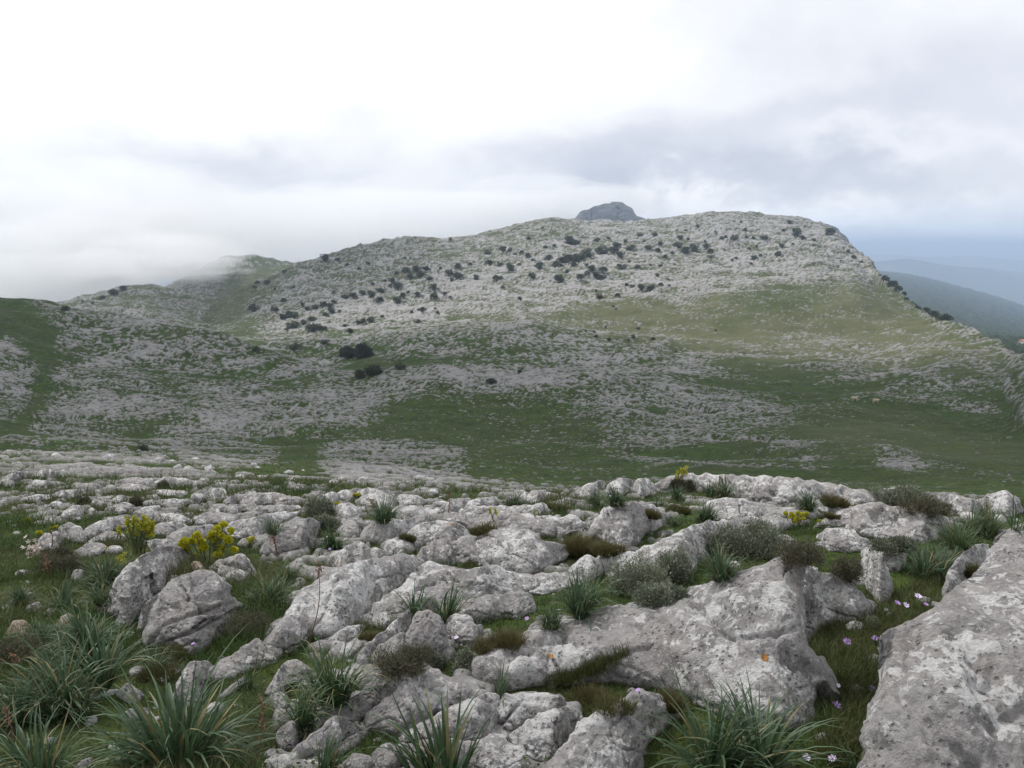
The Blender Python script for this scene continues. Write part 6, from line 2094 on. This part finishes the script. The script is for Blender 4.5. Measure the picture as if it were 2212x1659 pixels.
def build_far_shrubs():
    rs = np.random.default_rng(88)
    rows = []
    for crop, lst in FAR.items():
        for x, y, w in lst:
            X, Y = cv(crop, x, y)
            wv = w / CROPS[crop][2] * PXV
            rows.append((float(X), float(Y), wv))
    # describe each by where on the mountain it grows, then count along the row
    def cell(X, Y):
        if Y > 880:
            return 'grassy strip on the left hill'
        if X < 320:
            return 'crest of the left-hand hills'
        edge = sy(X)
        if Y - edge < 16:
            return 'skyline ridge' if X < 1240 else 'flat summit skyline'
        if X < 640 and Y < 700:
            return 'slopes of the far left gully'
        if Y > 700:
            return 'foot of the hump below the mountain'
        if X < 760:
            return 'lower rocky spur right of the gully'
        if X < 1000:
            return ('upper' if Y < 585 else 'middle' if Y < 635 else 'lower') + ' rocky spur under the notched ridge'
        b = 'top' if Y < 515 else 'upper' if Y < 540 else 'middle' if Y < 568 else 'lower' if Y < 610 else 'bottom'
        c = 'left' if X < 1180 else 'centre-left' if X < 1290 else 'centre' if X < 1420 else 'centre-right' if X < 1560 else 'right'
        return f'{b} band of the mountain, {c.replace("-", " ")}'
    cells = {}
    for r in rows:
        cells.setdefault(cell(r[0], r[1]), []).append(r)
    for ph, lst in cells.items():
        lst.sort()
        for k, (X, Y, wv) in enumerate(lst):
            yb = Y + wv * 0.30
            yb = max(yb, float(sy(X)) + 2.5)
            P = hit([X], [yb], 40)[0]
            s = wv * P[1] / F * 1.3
            me = FARMESH[rs.integers(len(FARMESH))]
            o = link('shrub', me, None, P - np.array([0, 0, s * .03]))
            o.scale = (s, s, s * rs.uniform(.75, 1.05))
            o.rotation_euler = (0, 0, rs.uniform(0, 6.28))
            if len(lst) == 1:
                lab = f'lone dark shrub on the {ph}'
            else:
                lab = f'dark shrub, {ordinal(k)} from left on the {ph}'
            tag(o, lab, 'shrub', 'dark shrubs dotted over the mountain')
    for i, (x, y, w, lab) in enumerate(NEARTREES):
        X, Y = cv('4', x, y)
        wv = w / CROPS['4'][2] * PXV
        P = hit([float(X)], [float(Y) + wv * .38], 60)[0]
        s = wv * P[1] / F * 1.12
        root = bpy.data.objects.new('tree', None)
        COL.objects.link(root)
        root.location = P
        root.scale = (s, s, s * 1.05)
        tag(root, lab, 'tree', 'trees at the gully mouth')
        g, low = crown_geo(30 + i, 24, 120)
        g.build('crown', M_SHRUB if i == 3 else M_TREE, root, (0, 0, 0), False)
        g = Geo()
        add_trunk(g, 30 + i, low)
        g.build('trunk', M_TWIG, root)
    # the fringe of trees that shows over the edge of the drop on the right
    for k in range(18):
        X = 1904 + 150 * (k / 18) ** 1.2 + rs.uniform(-6, 6)
        D = float(sd(X)) * rs.uniform(1.0, 1.05)
        r = ray(X, float(sy(X)))
        x = r[0] / r[1] * D
        s = rs.uniform(2.5, 6.5) * (0.7 if X > 2060 else 1.25)
        o = link('tree', FARMESH[rs.integers(len(FARMESH))], None, (x, D, float(zground(x, D)) - .2))
        o.scale = (s, s, s * rs.uniform(.9, 1.2))
        o.rotation_euler = (0, 0, rs.uniform(0, 6.28))
        tag(o, 'dark green tree in the fringe along the edge of the drop on the right', 'tree', 'fringe of trees along the drop')


build_far_shrubs()


# ------------------------------------------------------------------ two sheep and a house
def build_sheep(crop, x, y, w, face, label):
    X, Y = cv(crop, x, y)
    P = hit([float(X)], [float(Y)], 60)[0]
    L = w / CROPS[crop][2] * PXV * P[1] / F
    k = L / 1.25
    pts = [(-.45, 0, .62), (-.15, 0, .66), (.2, 0, .66), (.45, 0, .68), (.62, 0, .74), (.80, 0, .60),
           (-.40, .13, .34), (-.42, .13, 0), (-.40, -.13, .34), (-.38, -.13, 0), (.36, .12, .34), (.36, .12, 0), (.36, -.12, .34), (.40, -.12, 0), (-.58, 0, .52)]
    ed = [(0, 1), (1, 2), (2, 3), (3, 4), (4, 5), (0, 6), (6, 7), (0, 8), (8, 9), (3, 10), (10, 11), (3, 12), (12, 13), (0, 14)]
    rad = [.24, .27, .27, .22, .12, .07, .07, .035, .07, .035, .06, .035, .06, .035, .04]
    me = bpy.data.meshes.new('body')
    me.from_pydata([Vector(p) * k for p in pts], ed, [])
    root = bpy.data.objects.new('sheep', None)
    COL.objects.link(root)
    root.location = P
    root.rotation_euler = (0, 0, face)
    tag(root, label, 'sheep', 'sheep on the green slope')
    o = link('body', me, root)
    sk = o.modifiers.new('skin', 'SKIN')
    for i, v in enumerate(me.skin_vertices[0].data):
        v.radius = (rad[i] * k, rad[i] * k)
        v.use_root = (i == 1)
    sub = o.modifiers.new('smooth', 'SUBSURF')
    sub.levels = sub.render_levels = 1
    me.materials.append(M_WOOL)
    for s in (-1, 1):
        g = Geo()
        b = np.array([.70, s * .06, .72]) * k
        tube(g, [b, b + np.array([-.03, s * .06, .0]) * k, b + np.array([-.05, s * .12, -.03]) * k], [.02 * k, .035 * k, .005 * k])
        g.build('ear', M_WOOL, root)


build_sheep('5', 1480, 661, 28, math.pi, 'cream sheep, left of two, on the green slope at right')
build_sheep('5', 1570, 672, 30, 0.15, 'cream sheep, right of two, on the green slope at right')


def build_house():
    X, Y = 2209.0, 742.0
    P = hit([X], [Y], 300)[0]
    if P[1] > 1600:
        r = ray(X, Y)
        P = np.array([0, 0, EYE]) + r * (900 / r[1])
    u = P[1] / F
    root = bpy.data.objects.new('house', None)
    COL.objects.link(root)
    root.location = P
    root.rotation_euler = (0, 0, R(18))
    root.scale = (u, u, u)
    tag(root, 'white house with an orange tiled roof far below the right edge of the hill', 'house')

    def box(name, c, s, mat, parent):
        bm = bmesh.new()
        bmesh.ops.create_cube(bm, size=1.0)
        for v in bm.verts:
            v.co = Vector((v.co.x * s[0] + c[0], v.co.y * s[1] + c[1], v.co.z * s[2] + c[2]))
        me = bpy.data.meshes.new(name)
        bm.to_mesh(me)
        bm.free()
        me.materials.append(mat)
        return link(name, me, parent)
    box('wall', (4, 0, 1.5), (18, 12, 9), M_WALL, root)
    g = Geo()
    V = [(-6, -7, 5.8), (14, -7, 5.8), (14, 7, 5.8), (-6, 7, 5.8), (-5, 0, 9.5), (13, 0, 9.5)]
    g.add(V, [[[0, 1, 5, 4], [2, 3, 4, 5], [3, 2, 1, 0]], [[0, 4, 3], [1, 2, 5]]], (0.5, 0))
    g.build('roof', M_ROOF, root, (0, 0, 0), False)
    box('terrace', (-9, -5, -1.2), (14, 9, 2.2), M_WALL, root)
    for k in range(3):
        box('window', (-1.5 + 4.5 * k, -6.03, 2.2), (1.6, .1, 2.2), M_DARKG, root)


build_house()


# ------------------------------------------------------------------ cloud lying on the far left hills
def build_fog():
    rs = np.random.default_rng(91)
    m = bpy.data.materials.new('cloud_vapour')
    m.use_nodes = True
    nt = m.node_tree
    nt.nodes.clear()
    out = nt.nodes.new('ShaderNodeOutputMaterial')
    v = nt.nodes.new('ShaderNodeVolumePrincipled')
    v.inputs['Color'].default_value = (1, 1, 1, 1)
    v.inputs['Density'].default_value = 0.0062
    v.inputs['Anisotropy'].default_value = 0.35
    nt.links.new(v.outputs[0], out.inputs['Volume'])
    # (X, Y, half-width, half-height in picture units, distance)
    puffs = [(-60, 560, 300, 90, 1000), (160, 545, 230, 90, 1000), (330, 555, 150, 62, 960), (420, 575, 90, 34, 940), (250, 575, 170, 34, 930), (120, 590, 200, 50, 950), (240, 470, 420, 110, 1250), (0, 420, 420, 130, 1300), (440, 592, 62, 20, 930),
             (390, 540, 110, 40, 980), (60, 470, 260, 90, 1100), (300, 480, 180, 60, 1100), (470, 540, 70, 25, 970), (-200, 600, 260, 80, 900), (350, 592, 120, 16, 910), (30, 645, 240, 46, 1080), (210, 622, 130, 34, 1080), (-60, 650, 260, 50, 1120)]
    thin = m.copy()
    thin.name = 'thin_cloud_vapour'
    [q for q in thin.node_tree.nodes if q.type == 'PRINCIPLED_VOLUME'][0].inputs['Density'].default_value = 0.0042
    far = [(-100, 520, 520, 120, 2000), (250, 500, 420, 110, 2050), (560, 520, 420, 75, 1950), (820, 470, 380, 70, 2050), (1010, 470, 330, 60, 2100), (1180, 440, 240, 55, 2150), (700, 520, 600, 60, 2200),
           (420, 540, 700, 70, 2300), (1280, 440, 110, 36, 2100)]
    # unseen clouds added overhead to keep the valley and the near hills in soft shade
    shade = [(-30, 190, -38, 520, 260, 150, 42), (-190, 200, -30, 520, 170, 130, 36), (110, 150, -30, 520, 150, 90, 34), (-190, 690, -15, 600, 150, 170, 45)]
    sdv = np.array(_sd)
    over = m.copy()
    over.name = 'shade_cloud_vapour'
    [q for q in over.node_tree.nodes if q.type == 'PRINCIPLED_VOLUME'][0].inputs['Density'].default_value = 0.024
    for gx, gy, gz, up, ax, ay, az_ in shade:
        P = np.array([gx, gy, gz]) + sdv * up
        bm = bmesh.new()
        bmesh.ops.create_icosphere(bm, subdivisions=4, radius=1.0)
        V = np.array([q.co[:] for q in bm.verts])
        V = V * (1 + 0.22 * fbm(V, 1.3, 3, 0.6, int(rs.integers(50))))[:, None] * np.array([ax, ay, az_])
        for q, c in zip(bm.verts, V):
            q.co = c
        me = bpy.data.meshes.new('cloud')
        bm.to_mesh(me)
        bm.free()
        me.materials.append(over)
        tag(link('cloud', me, None, P), 'unseen cloud added overhead to shade the slopes below', 'cloud', 'added shade clouds overhead', 'stuff')
    wisps = []
    for k in range(26):                                   # torn shreds along the edge of the bank
        X = rs.uniform(180, 530)
        wisps.append((X, 598 - (X - 180) * .08 + rs.normal(0, 16), rs.uniform(14, 60), rs.uniform(5, 13), rs.uniform(880, 1010)))
    for X, Y, w, h, D in puffs + wisps + far:
        r = ray(X, Y)
        P = r * D / r[1] + np.array([0, 0, EYE])
        bm = bmesh.new()
        bmesh.ops.create_icosphere(bm, subdivisions=4, radius=1.0)
        V = np.array([q.co[:] for q in bm.verts])
        V = V * (1 + 0.42 * fbm(V, 1.7, 4, 0.65, int(rs.integers(50))))[:, None]
        V = V * np.array([w * D / F, min(w, 130) * D / F * .8, h * D / F])
        for q, c in zip(bm.verts, V):
            q.co = c
        me = bpy.data.meshes.new('cloud_bank')
        bm.to_mesh(me)
        bm.free()
        me.materials.append(thin if D > 1500 else m)
        tag(link('cloud_bank', me, None, P), 'white cloud spilling over the far left hills', 'cloud', 'cloud bank on the far left hills', 'stuff')


build_fog()


# ------------------------------------------------------------------ haze
def build_haze():
    bm = bmesh.new()
    bmesh.ops.create_cube(bm, size=1.0)
    for v in bm.verts:
        v.co = Vector((v.co.x * 240000, v.co.y * 240000, -475 if v.co.z < 0 else 125))
    me = bpy.data.meshes.new('haze')
    bm.to_mesh(me)
    bm.free()
    m = bpy.data.materials.new('haze')
    m.use_nodes = True
    nt = m.node_tree
    nt.nodes.clear()
    out = nt.nodes.new('ShaderNodeOutputMaterial')
    v = nt.nodes.new('ShaderNodeVolumePrincipled')
    v.inputs['Color'].default_value = (0.54, 0.67, 0.87, 1)
    v.inputs['Density'].default_value = 0.00018
    v.inputs['Anisotropy'].default_value = 0.2
    nt.links.new(v.outputs[0], out.inputs['Volume'])
    me.materials.append(m)
    tag(link('haze', me), kind='stuff')


build_haze()
